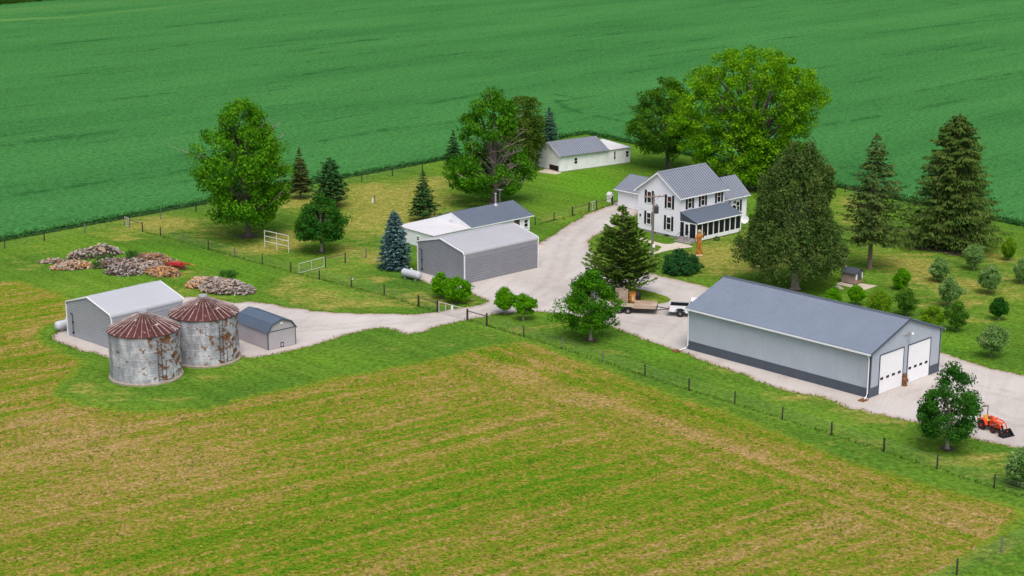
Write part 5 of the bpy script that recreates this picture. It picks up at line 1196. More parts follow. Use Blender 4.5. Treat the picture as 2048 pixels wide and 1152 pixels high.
fence([(-60, 508), (10, 497), (89, 481.5), (170, 466), (249.5, 451)], 'wire fence along the crop left of the small walk gate', grey=(3,))
fence([(259, 455), (285, 463)], 'short braced fence piece joining the small gate to the fence corner', rails=(0,), grey=(0, 1), nowire=(0,))
fence([(249.5, 450), (321, 437.5), (392.5, 423), (460, 411), (723.7, 363), (785, 352), (845, 341)], 'wire fence along the crop behind the tall broad tree', grey=(1,))
fence([(285, 463.5), (321, 472), (368, 485.5), (417, 500), (470, 514.5), (525, 529), (582, 543.5), (639, 559.5), (703, 575), (769, 592), (837.6, 613.5), (875, 624.5)], 'wire fence running from the crop corner down to the drive gate', rails=(10,), grey=(2, 4), big=(10, 11))
fence([(935, 641), (973.6, 652), (1047.7, 674), (1125, 698), (1205.8, 724.5), (1290, 752.5), (1378, 781), (1469.5, 809), (1564.5, 839), (1663, 870.7), (1767.5, 904), (1874, 938.6), (1988, 976.5), (2110, 1016)], 'long wire fence between the mown field and the barn', rails=(0,), grey=(3, 4), big=(0, 1))
fence([(651, 534), (690.5, 526), (732.5, 516)], 'short fence with wooden rail from the open field gate towards the blue spruce', rails=(0,), grey=(2,))
fence([(1070.4, 451), (1108, 442), (1145, 432), (1178, 422.5)], 'wire fence between the cabin and the house walk gate', rails=(2,), big=(2, 3))
fence([(1192, 419.5), (1225, 411)], 'short railed fence piece ending at the house garage', rails=(0,), nowire=(0,), big=(0, 1))
fence([(1690, 384), (1712, 389.5), (1736, 396), (1762, 402)], 'wire fence along the crop behind the spruces', grey=(1,))
fence([(1822, 1192), (1913.4, 1150), (2002.8, 1105), (2095, 1060)], 'wire fence crossing the lower right corner of the field', grey=(2,))

def tube_gate(a, b_, label, h=1.15, z0=.12, bars=2, uprights=1, mat='tube', tilt=0.0, nm='field_gate', mesh=True):
    a, b_ = pt(a), pt(b_); root = thing(nm, a, 0, label, 'gate'); q = b_ - a; d = q.normalized(); q = q - d * .08; s = d * .08
    mb = MB(); up = lambda v, z: v + Vector((0, 0, z)); r = .028
    pts = [up(s, z0), up(s, z0 + h), up(q, z0 + h + tilt), up(q, z0 + tilt), up(s, z0)]; mb.path(pts[:2], r, 6); mb.path(pts[1:3], r, 6); mb.path(pts[2:4], r, 6); mb.path(pts[3:5], r, 6)
    for i in range(1, uprights + 1): p = s.lerp(q, i / (uprights + 1)); mb.path([up(p, z0), up(p, z0 + h)], r * .85, 6)
    mb.build('gate_frame', M[mat], root)
    if mesh:
        wb = MB()
        for i in range(1, 7): wb.path([up(s, z0 + h * i / 7), up(q, z0 + h * i / 7 + tilt)], .006, 3)
        n = int(q.length / .3)
        for i in range(1, n): p = s.lerp(q, i / n); wb.path([up(p, z0), up(p, z0 + h)], .005, 3)
        wb.build('gate_mesh', M['wire'], root)
    return root
tube_gate((249.8, 451.2), (258.6, 454.8), 'narrow pale walk gate at the crop corner', nm='walk_gate')
tube_gate((597.5, 548), (649.5, 534.4), 'open pale field gate left of the railed fence piece')
g_ = tube_gate((877, 625), (933.5, 640.5), 'wide drive gate across the gravel lane', uprights=3)
pb = MB(); pb.box(-.16, .16, -.02, .02, .72, 1.28); pbo = pb.build('gate_latch_box', M['white_paint'], g_); pbo.location = at(904.5, 632.5) - at(877, 625); pbo.rotation_euler = (0, 0, math.radians(-45))
tube_gate((1178.8, 422.2), (1191.4, 419.6), 'narrow pale walk gate between thick posts near the house garage', nm='walk_gate')
# sign post box on the fence
bh = thing('nest_box', at(703.5, 574.6) + Vector((.1, -.12, .95)), 20, 'small grey nest box on a fence post by the spruce', 'nest box')
MB().prism([(-.09, 0), (.09, 0), (.09, .26), (0, .34), (-.09, .26)], 'y', -.09, .09).build('box', M['tube'], bh); MB().slab([(-.13, -.13, .24), (-.13, .13, .24), (0, .13, .37), (0, -.13, .37)], -.02).slab([(.13, -.13, .24), (.13, .13, .24), (0, .13, .37), (0, -.13, .37)], .02).build('roof', M['shingle'], bh)

# white pipe rack
pr_ = [at(530, 495), at(554, 500), at(577.5, 505.7)]
rk = thing('pipe_rack', pr_[0], 0, 'white pipe rack with three posts on the dry lawn', 'rack')
for p in pr_: MB().path([p - pr_[0] + Vector((0, 0, -.05)), p - pr_[0] + Vector((0, 0, 2.28))], .055, 8).build('post', M['tube'], rk)
for z in (2.25, 1.55, .85): q = pr_[2] - pr_[0]; MB().path([Vector((0, 0, z)), q + Vector((0, 0, z))], .045, 8).build('rail', M['tube'], rk)
# pale marker post with a leaning board on the lawn
mk = thing('marker_post', at(749.5, 406), 0, 'pale post with leaning board alone on the lawn', 'post')
MB().path([(0, 0, 0), (.02, 0, 1.25)], .07, 8).build('post', M['post_grey'], mk); MB().slab([(-.45, .02, 0), (-.2, .02, 0), (-.15, .1, .75), (-.4, .1, .75)], .04).build('board', M['tube'], mk)

# ------------------------------------------------------------------ propane tanks
def propane(c, deg, label, L=3.0, R=.48):
    t = thing('propane_tank', c, deg, label, 'tank', 'silver propane tanks'); z = .72
    prof = [(.02, -L / 2)] + [(R * math.sin(a), -L / 2 + R * .62 * (1 - math.cos(a))) for a in [i * PI / 2 / 6 for i in range(1, 7)]]
    prof = prof + [(r, -x) for r, x in reversed(prof)]
    MB().lathe(prof, 24, (0, 0, z), axis='x').build('shell', M['tank'], t, True)
    MB().lathe([(.17, 0), (.17, .14), (.13, .22), (.03, .26)], 14, (0, 0, z + R - .03)).build('valve_dome', M['tank'], t, True)
    for x in (-.85, .85):
        mb = MB(); mb.prism([(-.3, 0), (.3, 0), (.3, .25), (.2, .42), (-.2, .42), (-.3, .25)], 'x', x - .07, x + .07); mb.build('foot', M['stone'], t)
pc = (at(808, 556) + at(838, 563)) / 2
propane(pc + Vector((0, .1, 0)), -41, 'silver propane tank on the lawn before the central garage')
propane(Vector((-47.75, 172.95, 0)), 47, 'silver propane tank peeking out behind the left garage')

# ------------------------------------------------------------------ firewood
def log_mesh(k, rs):
    n = [5, 4, 6, 3, 7, 5][k]; pts = []; 
    for i in range(n): a = 2 * PI * (i + rs.uniform(-.25, .25)) / n; r = rs.uniform(.75, 1.1); pts.append((r * math.cos(a), r * math.sin(a)))
    return pts
lrs = random.Random(99); LOGS = [log_mesh(k, lrs) for k in range(6)]
def axis_frame(d):
    d = d.normalized(); u = d.cross(Vector((0, 0, 1)) if abs(d.z) < .9 else Vector((1, 0, 0))).normalized(); return Matrix((u, d.cross(u), d)).transposed()
HEAPS = [  # centre px, half length m, half width m, image heading deg, height, count, colours, order
    ((190, 512.5), 3.3, 1.2, 28, 1.6, 170, (0, 0, 1, 2), .8), ((146, 536), 2.5, 1.1, 12, 1.05, 150, (2, 2, 3, 4, 0), .2), ((108, 525), 1.7, .7, 5, .55, 60, (2, 0, 1, 4), .3),
    ((222, 531), 2.2, 1.1, 40, 1.1, 120, (0, 1, 1, 4), .6), ((248, 546.5), 2.2, 1.4, -10, 1.35, 150, (1, 1, 0, 0), .6), ((290, 541), 2.5, 1.1, 45, 1.3, 170, (0, 0, 2, 1), .85),
    ((326, 549), 2.1, 1.2, -20, 1.2, 170, (3, 4, 3, 4, 2, 1), .15), ((304, 522.5), 3.6, 1.2, -22, 1.15, 190, (4, 3, 4, 0, 1), .4), ((272, 533), 2.0, 1.2, 15, 1.2, 120, (0, 1, 0, 4), .7), ((338, 533), 2.2, 1.0, -25, .8, 90, (4, 4, 3, 1), .4),
    ((408, 571), 2.0, 1.4, 20, 1.2, 150, (2, 3, 0, 3, 2), .2), ((446, 580), 2.8, 2.0, -28, 1.75, 330, (0, 0, 1, 1, 2), .9), ((478, 583), 2.0, 1.4, -32, 1.15, 150, (1, 1, 0, 0), .8)]
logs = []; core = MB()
for hi_, (pxy, la, wa, hd, hh, n, cols, order) in enumerate(HEAPS):
    c0 = at(*pxy); th = math.radians(hd)
    A = Vector((math.cos(th), math.sin(th), 0)); Bv = Vector((-A.y, A.x, 0)); rs = random.Random(hi_ * 7 + 1)
    la, wa = la * 1.1, wa * 1.12
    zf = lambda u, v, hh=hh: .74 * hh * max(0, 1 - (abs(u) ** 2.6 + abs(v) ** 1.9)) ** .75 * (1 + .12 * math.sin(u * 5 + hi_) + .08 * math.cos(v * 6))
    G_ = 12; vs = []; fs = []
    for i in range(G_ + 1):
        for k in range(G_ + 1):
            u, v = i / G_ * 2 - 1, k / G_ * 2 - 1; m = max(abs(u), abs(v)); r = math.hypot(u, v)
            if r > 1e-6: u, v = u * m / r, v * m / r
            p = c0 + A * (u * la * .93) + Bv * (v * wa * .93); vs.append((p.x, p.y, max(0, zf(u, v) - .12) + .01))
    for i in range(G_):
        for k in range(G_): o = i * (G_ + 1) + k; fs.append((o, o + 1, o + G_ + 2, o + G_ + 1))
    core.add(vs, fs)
    for q in range(int(n * 2.1)):
        a = rs.uniform(0, 2 * PI); r = rs.uniform(0, 1) ** .5; u, v = r * math.cos(a), r * math.sin(a)
        p = c0 + A * (u * la) + Bv * (v * wa); z = zf(u, v) + rs.uniform(-.05, .06)
        d = (Bv * rs.choice((1, -1)) + A * rs.gauss(0, .18) + Vector((0, 0, rs.gauss(0, .12)))) if rs.random() < order else Vector((rs.gauss(0, 1), rs.gauss(0, 1), rs.gauss(0, .45)))
        rad = rs.uniform(.055, .105); ln = rs.uniform(.40, .55)
        if rs.random() < .02: rad, ln = rs.uniform(.2, .27), .42
        logs.append((p + Vector((0, 0, max(z, rad * .8))), d.normalized(), rad, ln, rs.choice(cols), rs.randrange(6), hi_))
logs.sort(key=lambda l: -(l[2] * l[3] * (.6 + l[0].z * .35) * 180 / l[0].y))
proto = {}
WHERE = {0: 'the left heaps', 1: 'the left heaps'}
for i, (p, d, r, ln, cm, k, hi_) in enumerate(logs[:300]):
    if (cm, k) not in proto:
        mb = MB(); mb.prism(LOGS[k], 'z', -.5, .5); ob = mb.build('firewood_log', M['log%d' % cm]); proto[(cm, k)] = ob
    else: ob = proto[(cm, k)].copy(); COL.objects.link(ob)
    R_ = axis_frame(d).to_4x4(); ob.matrix_world = Matrix.Translation(p) @ R_ @ Matrix.Diagonal((r, r, ln, 1))
    tone = ('weathered grey', 'dark barked', 'pale split', 'orange freshly split', 'brown split')[cm]
    side = 'rightmost woodpile near the bins' if hi_ >= 10 else ('middle woodpile' if hi_ in (4, 5, 6, 7, 8, 9) else 'leftmost woodpile')
    tag(ob, '%s firewood log lying in the %s' % (tone, side), 'log', '%s logs of the %s' % (tone, side))
rest = MB()
for (p, d, r, ln, cm, k, hi_) in logs[300:]:
    R_ = axis_frame(d); pts = LOGS[k]; n = len(pts)
    vs = [p + R_ @ Vector((x * r, y * r, s * ln * .5)) for s in (-1, 1) for x, y in pts]
    rest.add(vs, [tuple(range(n)), tuple(range(2 * n - 1, n - 1, -1))] + [(i, i + n, (i + 1) % n + n, (i + 1) % n) for i in range(n)], cm)
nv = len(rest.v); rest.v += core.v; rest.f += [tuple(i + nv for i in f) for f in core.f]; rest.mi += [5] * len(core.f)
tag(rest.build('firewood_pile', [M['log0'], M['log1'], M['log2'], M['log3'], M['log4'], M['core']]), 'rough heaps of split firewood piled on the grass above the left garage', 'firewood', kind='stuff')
# weeds growing between the heaps
def weeds():
    rs = np.random.RandomState(5); cw = Crown()
    for px, py, r, h_, n in ((265, 523, .9, 1.3, 420), (205, 527, .8, .9, 260), (195, 537, .6, .8, 160), (180, 517, .5, .7, 120), (275, 545, .5, .7, 120), (463, 556, .8, .9, 220), (445, 553, .5, .7, 100), (222, 520, .5, .8, 120)):
        c_ = at(px, py); xy = rs.normal(0, r * .5, (n, 2)); z = rs.uniform(.2, h_, n)
        D = np.c_[rs.normal(0, .35, (n, 2)), np.ones(n)]
        cw.put(np.c_[c_.x + xy[:, 0], c_.y + xy[:, 1], z], D, unit(rs, n), rs.uniform(.35, .6, n), rs.uniform(.05, .1, n), rs)
    o = cw.build('weeds', leaf('weed_blades', (0.03, 0.10, 0.02), (0.06, 0.17, 0.03), (0.12, 0.22, 0.05)), None)
    tag(o, 'tall weeds growing between the firewood heaps', 'weeds', kind='stuff')
weeds()
# red hay implement beside the heaps
im = thing('farm_implement', at(357, 537.5), -18, 'red folded farm implement lying next to the orange firewood', 'implement')
mb = MB(); mb.path([(-1.5, 0, .65), (1.6, .1, .7)], .09, 6); mb.path([(-1.2, -.5, .6), (1.0, -.5, .55)], .07, 6); mb.path([(-1.2, -.5, .6), (-1.0, .3, .7)], .06, 6); mb.path([(.8, -.5, .55), (1.2, .4, .7)], .06, 6); mb.path([(0, 0, .68), (.1, .1, 1.15), (.6, .1, .72)], .05, 6); mb.bev(-.6, .5, -.4, .3, .58, .82, .05); mb.build('frame', M['red'], im)
for x in (-1.1, -.4, .3, .95):
    mb = MB(); mb.lathe([(.02, -.04), (.3, -.03), (.3, .03), (.02, .04)], 12, (x, -.35, .32), axis='y'); mb.build('disc', M['rust'], im)
mb = MB(); mb.path([(1.6, .1, .7), (2.3, .15, .45)], .06, 6); mb.build('hitch', M['carved'], im)

# ------------------------------------------------------------------ vehicles
def wheel(root, x, y, r, wd, rimm, nm='wheel', rr=.58):
    s = 1 if y > 0 else -1
    wv = MB().lathe([(r * .55, -wd / 2), (r * .93, -wd / 2), (r, -wd * .3), (r, wd * .3), (r * .93, wd / 2), (r * .55, wd / 2)], 26, (0, 0, 0), axis='y').build(nm, M['tyre'], root, True)
    wv.location = (x, y, r)
    MB().lathe([(.03, s * (wd / 2 - .03)), (r * .2, s * (wd / 2 + .015)), (r * .42, s * (wd / 2 - .04)), (r * rr, s * (wd / 2 + .005)), (r * rr, -s * wd * .3)], 18, (0, 0, 0), axis='y').build('rim', rimm, wv, True)
    return wv
tw = at(1360, 634.5); hd = -12
tk = thing('pickup_truck', tw + Vector((math.sin(math.radians(hd)) * -.0, 0, 0)), hd, 'white pickup truck hitched to the trailer, half behind the barn', 'pickup')
# x forward, origin below the near (right side) rear wheel; y to the left = away from the viewer
prof = [(-1.25, .62), (-.62, .55), (-.50, .82), (-.28, .98), (0, 1.02), (.28, .98), (.50, .82), (.60, .50), (2.75, .48), (2.95, .80), (3.25, .98), (3.55, .98), (3.85, .8), (4.0, .52), (4.45, .55), (4.5, .95), (4.4, 1.16), (2.6, 1.28), (-1.25, 1.25)]
mb = MB(); mb.prism(prof, 'y', -.02, .10); mb.prism(prof, 'y', 1.70, 1.82); mb.box(-1.25, .9, .10, 1.70, .62, .70); mb.box(.78, .9, .10, 1.70, .70, 1.25)
mb.prism([(.9, .5), (4.42, .5), (4.46, .95), (4.36, 1.16), (2.6, 1.28), (.9, 1.28)], 'y', .10, 1.70); mb.build('body', M['truck'], tk)
mb = MB(); mb.prism([(.86, 1.282), (2.75, 1.282), (2.15, 1.88), (1.05, 1.9)], 'y', .12, 1.68); mb.build('cab', M['truck'], tk)
mb = MB(); mb.prism([(1.0, 1.32), (1.6, 1.32), (1.6, 1.78), (1.1, 1.8)], 'y', .10, .118); mb.prism([(1.7, 1.32), (2.55, 1.32), (2.1, 1.76), (1.7, 1.78)], 'y', .10, .118); mb.build('side_window', M['pane'], tk)
MB().slab([(.84, .25, 1.35), (.84, 1.55, 1.35), (1.02, 1.55, 1.82), (1.02, .25, 1.82)], -.03).build('rear_window', M['pane'], tk); MB().slab([(2.77, .25, 1.33), (2.77, 1.55, 1.33), (2.24, 1.5, 1.84), (2.24, .3, 1.84)], .02).build('windscreen', M['pane'], tk)
MB().box(-1.31, -1.252, .12, 1.68, .70, 1.24).build('tailgate', M['truck'], tk); MB().bev(-1.42, -1.26, .02, 1.78, .50, .66, .03).build('rear_bumper', M['steel'], tk); MB().bev(4.45, 4.6, .0, 1.8, .5, .7, .03).build('front_bumper', M['steel'], tk)
for y in (-.03, 1.71): MB().box(-1.30, -1.18, y, y + .14, .85, 1.18).build('tail_light', M['tail_red'], tk)
for y in (.1, 1.4): MB().box(4.44, 4.48, y, y + .3, .85, 1.05).build('headlight', M['pane'], tk)
MB().box(-1.22, .77, .105, 1.695, .702, .75).box(-1.22, .77, 1.66, 1.695, .75, 1.24).box(.73, .77, .105, 1.66, .75, 1.24).build('bed_panel', M['black'], tk)  # black panels on the bed floor, far side and front
for y in (.0, 1.71): MB().box(-1.2, .78, y, y + .09, 1.253, 1.30).build('bed_rail', M['steel'], tk)
for x in (0, 3.4):
    wheel(tk, x, .10, .41, .26, M['steel']).location.y = .10
    wheel(tk, x, 1.70, .41, .26, M['steel'])
tk.location = tw
for ch in tk.children:
    if ch.name.startswith('wheel') and ch.location.y < 1: 
        for r_ in ch.children: r_.scale = (1, -1, 1)
tl = at(1255.5, 628.5)
tr = thing('flatbed_trailer', tl, -10, 'wooden flatbed trailer with white wheels behind the pickup', 'trailer')
mb = MB(); mb.box(-1.9, 3.1, .30, 2.05, .62, .68)
for i in range(11): y = .30 + i * .16; mb.box(-1.9, 3.1, y + .005, y + .15, .682, .70)
mb.build('deck', M['deck'], tr)
mb = MB(); mb.box(-1.9, 3.1, .24, .30, .50, .68); mb.box(-1.9, 3.1, 2.05, 2.11, .50, .68); mb.box(3.1, 3.16, .24, 2.11, .5, .68); mb.box(-1.96, -1.9, .24, 2.11, .5, .68)
for i in range(9): x = -1.6 + i * .56; mb.box(x, x + .06, .30, 2.05, .52, .60)
mb.build('frame', M['black'], tr)
mb = MB(); mb.box(.55, 3.12, .19, .24, .66, 1.05); mb.box(.55, 3.12, 2.06, 2.1, .70, 1.08); mb.slab([(2.4, .3, .72), (3.1, .3, .72), (3.1, 2.0, .95), (2.4, 2.0, .80)], .05); mb.build('side_board', M['deck'], tr)
mb = MB(); mb.path([(3.1, .5, .52), (4.7, 1.17, .5)], .05, 6); mb.path([(3.1, 1.85, .52), (4.7, 1.17, .5)], .05, 6); mb.path([(4.6, 1.17, .5), (5.35, 1.17, .52)], .06, 6); mb.build('tongue', M['black'], tr)
mb = MB(); mb.path([(4.45, 1.0, .25), (4.45, 1.0, 1.0)], .04, 6); mb.path([(4.45, 1.0, 1.0), (4.45, .75, 1.0)], .025, 5); mb.build('jack', M['black'], tr)
for x in (0.0, -.95): wheel(tr, x, .12, .34, .2, M['white_paint']); 
for x in (0.0, -.95): wheel(tr, x, 2.22, .34, .2, M['white_paint'])
for ch in tr.children:
    if ch.name.startswith('wheel') and ch.location.y < 1:
        for r_ in ch.children: r_.scale = (1, -1, 1)
for y in (.02, 2.10): 
    mb = MB(); mb.prism([(-1.5, .68), (-1.35, .80), (.35, .80), (.5, .68), (.45, .66), (.3, .76), (-1.3, .76), (-1.45, .66)], 'y', y, y + .22); mb.build('fender', M['black'], tr)
# things waiting behind the trailer
dm = thing('rusty_barrel', at(1264.5, 606), 10, 'rusty orange barrel with pale scraped side behind the trailer', 'barrel')
mb = MB(); mb.lathe([(.40, 0), (.42, .02), (.40, .05), (.40, .42), (.425, .45), (.40, .48), (.40, .86), (.425, .89), (.40, .92), (.40, 1.25), (.42, 1.27), (.36, 1.27)], 24); mb.build('drum', M['carved'], dm, True); MB().lathe([(.30, 1.24), (.30, 1.36), (.1, 1.42)], 14).build('lid', M['rust'], dm, True)
MB().box(-.16, .14, -.435, -.38, .3, 1.0).build('scraped_patch', M['carved_pale'], dm)
dk = thing('black_barrel', at(1275, 604.5), 0, 'black barrel next to the rusty one', 'barrel')
MB().lathe([(.33, 0), (.35, .03), (.36, .4), (.375, .43), (.36, .46), (.36, .8), (.375, .83), (.36, .86), (.35, 1.2), (.31, 1.25)], 22).build('drum', M['black'], dk, True); MB().lathe([(.31, 1.23), (.31, 1.29), (.05, 1.3)], 16).build('lid', M['tyre'], dk)
pl = thing('wooden_crate', at(1243, 606.5), 20, 'tall open slatted wooden crate beside the barrels', 'crate')
mb = MB()
for x in (-.5, .5):
    for y in (-.5, .5): mb.box(x - .05, x + .05, y - .05, y + .05, 0, 1.75)
mb.build('corner_post', M['deck'], pl); mb = MB()
for i in range(9):
    z = .1 + i * .18
    for y in (-.565, .55): mb.box(-.55, .55, y, y + .02, z, z + .12)
    for x in (-.565, .55): mb.box(x, x + .02, -.5, .5, z, z + .12)
mb.build('slat', M['deck'], pl)

# ---- compact tractor with front loader
tc = thing('loader_tractor', Vector((42.95, 140.5, 0)), -61, 'small orange tractor with black front loader bucket on the gravel', 'tractor')
mb = MB(); mb.prism([(-.55, .62), (.62, .58), (.70, .72), (.66, 1.02), (.45, 1.12), (-.55, 1.20)], 'y', -.30, .30); mb.build('hood', M['orange'], tc)
MB().box(.66, .715, -.24, .24, .66, .96).build('grille', M['black'], tc)
for y in (-.2, .2): MB().bev(.69, .735, y - .07, y + .07, .9, 1.02, .015).build('headlight', M['white_paint'], tc)
mb = MB(); mb.box(-1.55, .55, -.22, .22, .36, .62); mb.box(-.15, .15, -.5, .5, .32, .44); mb.box(-1.5, -1.2, -.6, .6, .42, .6); mb.build('chassis', M['black'], tc)
mb = MB(); mb.box(-1.1, -.55, -.45, .45, .58, .64); mb.build('floor', M['black'], tc)
for s in (-1, 1):
    mb = MB(); y0, y1 = (s * .42, s * .80) if s > 0 else (-.80, -.42); mb.prism([(-1.95, .75), (-1.85, 1.08), (-1.6, 1.22), (-1.1, 1.22), (-.85, 1.05), (-.7, .66), (-.76, .66), (-.9, 1.0), (-1.12, 1.15), (-1.58, 1.15), (-1.79, 1.04), (-1.88, .75)], 'y', y0, y1); mb.build('fender', M['orange'], tc)
mb = MB(); mb.bev(-1.55, -1.05, -.26, .26, .86, .98, .04); mb.slab([(-1.5, -.25, .95), (-1.5, .25, .95), (-1.65, .25, 1.40), (-1.65, -.25, 1.40)], .1); mb.build('seat', M['yellow'], tc)
mb = MB(); mb.path([(-.55, 0, 1.1), (-.85, 0, 1.3)], .03, 6)
ring = [(-.85 + .08 * math.sin(a), .2 * math.cos(a), 1.3 + .17 * math.sin(a)) for a in [i * PI / 8 for i in range(17)]]; mb.path(ring, .02, 5); mb.build('steering_wheel', M['black'], tc)
mb = MB(); 
for y in (-.48, .48): mb.path([(-1.75, y, .6), (-1.78, y, 2.25)], .045, 6)
mb.path([(-1.78, -.50, 2.25), (-1.78, .50, 2.25)], .045, 6); mb.build('roll_bar', M['black'], tc)
for s in (-1, 1): wheel(tc, 0.12, s * .52, .31, .24, M['orange'], rr=.62); wheel(tc, -1.35, s * .62, .52, .34, M['orange'], rr=.6)
for s in (-1, 1):
    y = s * .40
    mb = MB(); mb.path([(-.45, y, .55), (-.42, y, 1.38)], .06, 6); mb.path([(-.42, y, 1.36), (.55, y, 1.26), (.95, y, .98), (1.18, y, .32)], [.06, .065, .06, .05], 6); mb.build('loader_arm', M['orange'], tc)
    mb = MB(); mb.path([(-.35, y, .75), (.6, y, 1.14)], .03, 6); mb.path([(.75, y, 1.12), (1.15, y, .62)], .028, 6); mb.build('cylinder', M['steel'], tc)
mb = MB(); pr = [(1.12, .66), (1.16, .68), (1.20, .16), (1.28, .08), (1.82, .08), (1.84, .04), (1.24, .03), (1.14, .12)]
mb.prism(pr, 'y', -.78, .78); mb.prism([(1.14, .66), (1.14, .12), (1.24, .05), (1.84, .05)], 'y', -.80, -.765); mb.prism([(1.14, .66), (1.14, .12), (1.24, .05), (1.84, .05)], 'y', .765, .80); mb.build('bucket', M['black'], tc)

# ------------------------------------------------------------------ small yard things
up = thing('utility_pole', at(1303.8, 524.5), 0, 'tall wooden utility pole with crossarm and grey transformer before the house', 'utility pole')
PH = 8.75
MB().path([(0, 0, -.05), (.02, 0, PH * .5), (.08, 0, PH)], [.19, .16, .12], 12).build('pole', M['pole'], up, True)
a_ = math.radians(8); cd = Vector((math.cos(a_), math.sin(a_), 0))
mb = MB()
for oy in (-.14, .10): 
    p0 = Vector((.07, oy, PH - .38)) - cd * 1.25; p1 = Vector((.07, oy, PH - .38)) + cd * 1.35; mb.path([p0, p1], .065, 4)
mb.path([Vector((.07, -.14, PH - .95)), Vector((.07, -.14, PH - .42)) + cd * .7], .025, 4); mb.path([Vector((.07, -.14, PH - .95)), Vector((.07, -.14, PH - .42)) - cd * .7], .025, 4); mb.build('crossarm', M['pole'], up)
for t_ in (-1.15, -.6, .7, 1.25): q = Vector((.07, -.14, PH - .32)) + cd * t_; MB().lathe([(.02, 0), (.05, .03), (.03, .08), (.06, .11), (.03, .17)], 10, tuple(q)).build('insulator', M['transformer'], up)
MB().lathe([(.02, 0), (.24, .02), (.27, .06), (.27, .86), (.29, .9), (.22, .98), (.02, 1.0)], 18, (.42, -.12, PH - 2.5)).lathe([(.04, 0), (.06, .1), (.03, .22)], 8, (.36, -.12, PH - 1.52)).lathe([(.04, 0), (.06, .1), (.03, .22)], 8, (.5, -.12, PH - 1.52)).build('transformer', M['transformer'], up, True)
MB().bev(.02, .34, -.30, -.12, 1.95, 2.35, .03).build('meter_box', M['white_paint'], up)
MB().path([(.05, -.16, .1), (.07, -.17, 6.5)], .03, 6).build('conduit', M['post_grey'], up)
# service wire to the house corner
hp = h.matrix_world if False else None
cr_ = math.cos(math.radians(42.3)), math.sin(math.radians(42.3)); ho = at(1358.9, 478.2)
wend = Vector((ho.x + cr_[0] * -.1 - cr_[1] * 7.3, ho.y + cr_[1] * -.1 + cr_[0] * 7.3, 3.2)); w0 = at(1303.8, 524.5) + Vector((.3, 0, PH - 1.6))
wv = thing('service_wire', w0, 0, 'thin wire sagging from the utility pole to the house corner', 'wire')
MB().path([Vector((0, 0, 0)), (wend - w0) * .25 + Vector((0, 0, -.35)), (wend - w0) * .5 + Vector((0, 0, -.5)), (wend - w0) * .75 + Vector((0, 0, -.35)), wend - w0], .012, 4).build('cable', M['black'], wv)

# carved wooden figure on the house lawn
st = thing('carved_statue', at(1397.5, 511.5), 0, 'tall carved orange wooden figure standing before the porch', 'statue')
MB().lathe([(.50, 0), (.55, .10), (.46, .22), (.36, .3)], 14).build('base', M['carved_pale'], st, True)
mb = MB(); mb.lathe([(.44, .26), (.47, .45), (.36, .75), (.29, .95), (.31, 1.15), (.27, 1.3), (.33, 1.5), (.36, 1.85), (.29, 2.05), (.30, 2.2), (.38, 2.45), (.37, 2.7), (.25, 2.88), (.18, 2.98)], 18)
mb.path([(.30, -.05, 2.62), (.50, -.20, 2.45), (.48, -.34, 2.72), (.52, -.36, 3.0)], [.12, .10, .08, .06], 8); mb.path([(-.30, -.05, 2.62), (-.44, -.2, 2.3), (-.22, -.40, 2.15)], [.12, .10, .07], 8)
mb.path([(-.2, -.3, 1.95), (-.16, -.36, 1.3), (-.18, -.3, .5)], [.12, .13, .16], 8); mb.path([(.2, -.3, 1.95), (.16, -.36, 1.3), (.18, -.3, .5)], [.12, .13, .16], 8); mb.build('body', M['carved'], st, True)
mb = MB(); mb.lathe([(.10, 2.92), (.20, 3.0), (.235, 3.14), (.21, 3.28), (.12, 3.38), (.02, 3.41)], 16); mb.lathe([(.02, 0), (.07, .03), (.05, .10), (.01, .12)], 8, (0, -.22, 3.08)); mb.build('head', M['carved_pale'], st, True)
mb = MB(); mb.path([(.52, -.36, 2.7), (.55, -.38, 3.15)], [.09, .11], 8); mb.build('lantern', M['bear'], st, True)
# carved bear between the barn doors
be = thing('carved_bear', at(1808.5, 771.5), 44, 'waist-high carved brown bear between the two barn doors', 'statue')
mb = MB(); mb.lathe([(.24, 0), (.27, .08), (.24, .2), (.235, .45), (.26, .65), (.22, .85), (.13, .95)], 16); mb.path([(-.2, -.1, .78), (-.22, -.24, .55), (-.1, -.28, .42)], [.08, .075, .06], 7); mb.path([(.2, -.1, .78), (.22, -.24, .55), (.1, -.28, .42)], [.08, .075, .06], 7); mb.build('body', M['bear'], be, True)
mb = MB(); mb.lathe([(.08, .9), (.16, .98), (.18, 1.08), (.14, 1.2), (.03, 1.26)], 14); mb.path([(0, -.12, 1.05), (0, -.27, 1.02)], [.09, .06], 8)
for x in (-.13, .13): mb.lathe([(.02, 0), (.055, .03), (.045, .09), (.01, .11)], 8, (x, 0, 1.17))
mb.build('head', M['bear'], be, True)
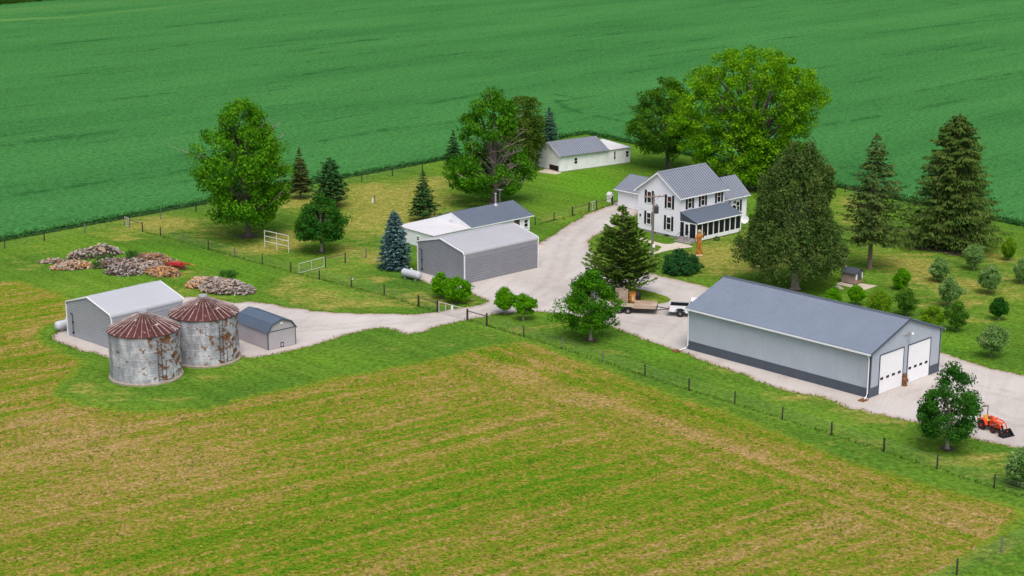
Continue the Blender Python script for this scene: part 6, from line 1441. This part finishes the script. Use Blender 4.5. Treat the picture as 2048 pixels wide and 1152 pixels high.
# satellite dish
sdh = thing('satellite_dish', at(1489.5, 457.5), 0, 'white satellite dish on a pole by the house end', 'satellite dish')
MB().path([(0, .1, 0), (0, .1, 1.15)], .04, 8).build('mast', M['steel'], sdh)
dv = MB(); R_ = .58
rot_ = Matrix.Rotation(math.radians(-28), 3, 'Z') @ Matrix.Rotation(math.radians(62), 3, 'X')
vs = []; fs = []; nn = 20
for sgn in (0, 1):
    for i, r in enumerate((.02, .18, .34, R_)):
        for k in range(nn):
            a = 2 * PI * k / nn; q = rot_ @ Vector((r * math.cos(a), r * math.sin(a), r * r * .55 - sgn * .025)); vs.append(q + Vector((0, -.05, 1.25)))
for sgn in (0, 1):
    for i in range(3):
        for k in range(nn): b0 = sgn * 4 * nn + i * nn; fs.append((b0 + k, b0 + (k + 1) % nn, b0 + nn + (k + 1) % nn, b0 + nn + k))
for k in range(nn): fs.append((3 * nn + k, 3 * nn + (k + 1) % nn, 7 * nn + (k + 1) % nn, 7 * nn + k))
dv.add(vs, fs); dv.build('reflector', M['white_paint'], sdh, True)
p_ = rot_ @ Vector((0, 0, .55)) + Vector((0, -.05, 1.25)); MB().path([tuple(rot_ @ Vector((0, -.5, .1)) + Vector((0, -.05, 1.25))), tuple(p_)], .018, 5).lathe([(.03, -.05), (.05, 0), (.03, .06)], 8, tuple(p_)).build('receiver_arm', M['black'], sdh)
# small dark plant and pale stepping stone by the porch and hut
broadleaf('porch_plant', 1433, 481.5, .75, [(.05, .35), (.35, .5), (.72, .15)], 'small dark plant at the foot of the long porch', lm['yew'], None, seed=71, nclump=10, nleaf=50, leaf=.10, cr=.2, cat='plant')
broadleaf('garden_plant', 1500, 439, .9, [(.05, .4), (.4, .6), (.85, .2)], 'small green plant beside the satellite dish', lm['mid'], None, seed=72, nclump=12, nleaf=50, leaf=.12, cr=.22, cat='plant')
for px, py, r, lab in ((1676.5, 574, .28, 'flat pale stone lying by the corner of the hut pad'), (1682.5, 577.5, .2, 'smaller pale stone lying just off the hut pad')):
    p = at(px, py); rs = random.Random(int(px)); mb = MB(); P = [(r * rs.uniform(.8, 1.3) * 1.4 * math.cos(a), r * rs.uniform(.8, 1.2) * math.sin(a)) for a in [i * PI / 4 for i in range(8)]]
    vs = [(x, y, -.02) for x, y in P] + [(x * .95, y * .95, .08) for x, y in P] + [(x * .6, y * .6, .14) for x, y in P]; fs = [tuple(range(7, -1, -1)), tuple(range(16, 24))] + [(k + i, k + (i + 1) % 8, k + 8 + (i + 1) % 8, k + 8 + i) for k in (0, 8) for i in range(8)]
    ob = mb.add(vs, fs).build('field_stone', M['concrete'], None, True); ob.location = p; tag(ob, lab, 'stone')
# splash trays below the barn downspouts
for (lx, ly), lab in (((-.95, -.05), 'dark splash tray below the near barn downspout'), ((-1.5, BL + .2), 'dark splash tray below the far left barn downspout')):
    ob = MB().prism([(-.3, .0), (.3, .0), (.3, .1), (.24, .1), (.24, .04), (-.24, .04), (-.24, .1), (-.3, .1)], 'x', -.45, .45).build('splash_tray', M['bear'])
    q = math.radians(44); bo = at(1737.3, 796.6); ob.location = (bo.x + lx * math.cos(q) - ly * math.sin(q), bo.y + lx * math.sin(q) + ly * math.cos(q), .015); ob.rotation_euler = (0, 0, q); tag(ob, lab, 'splash tray')

tc.scale = (.87, .87, .87)
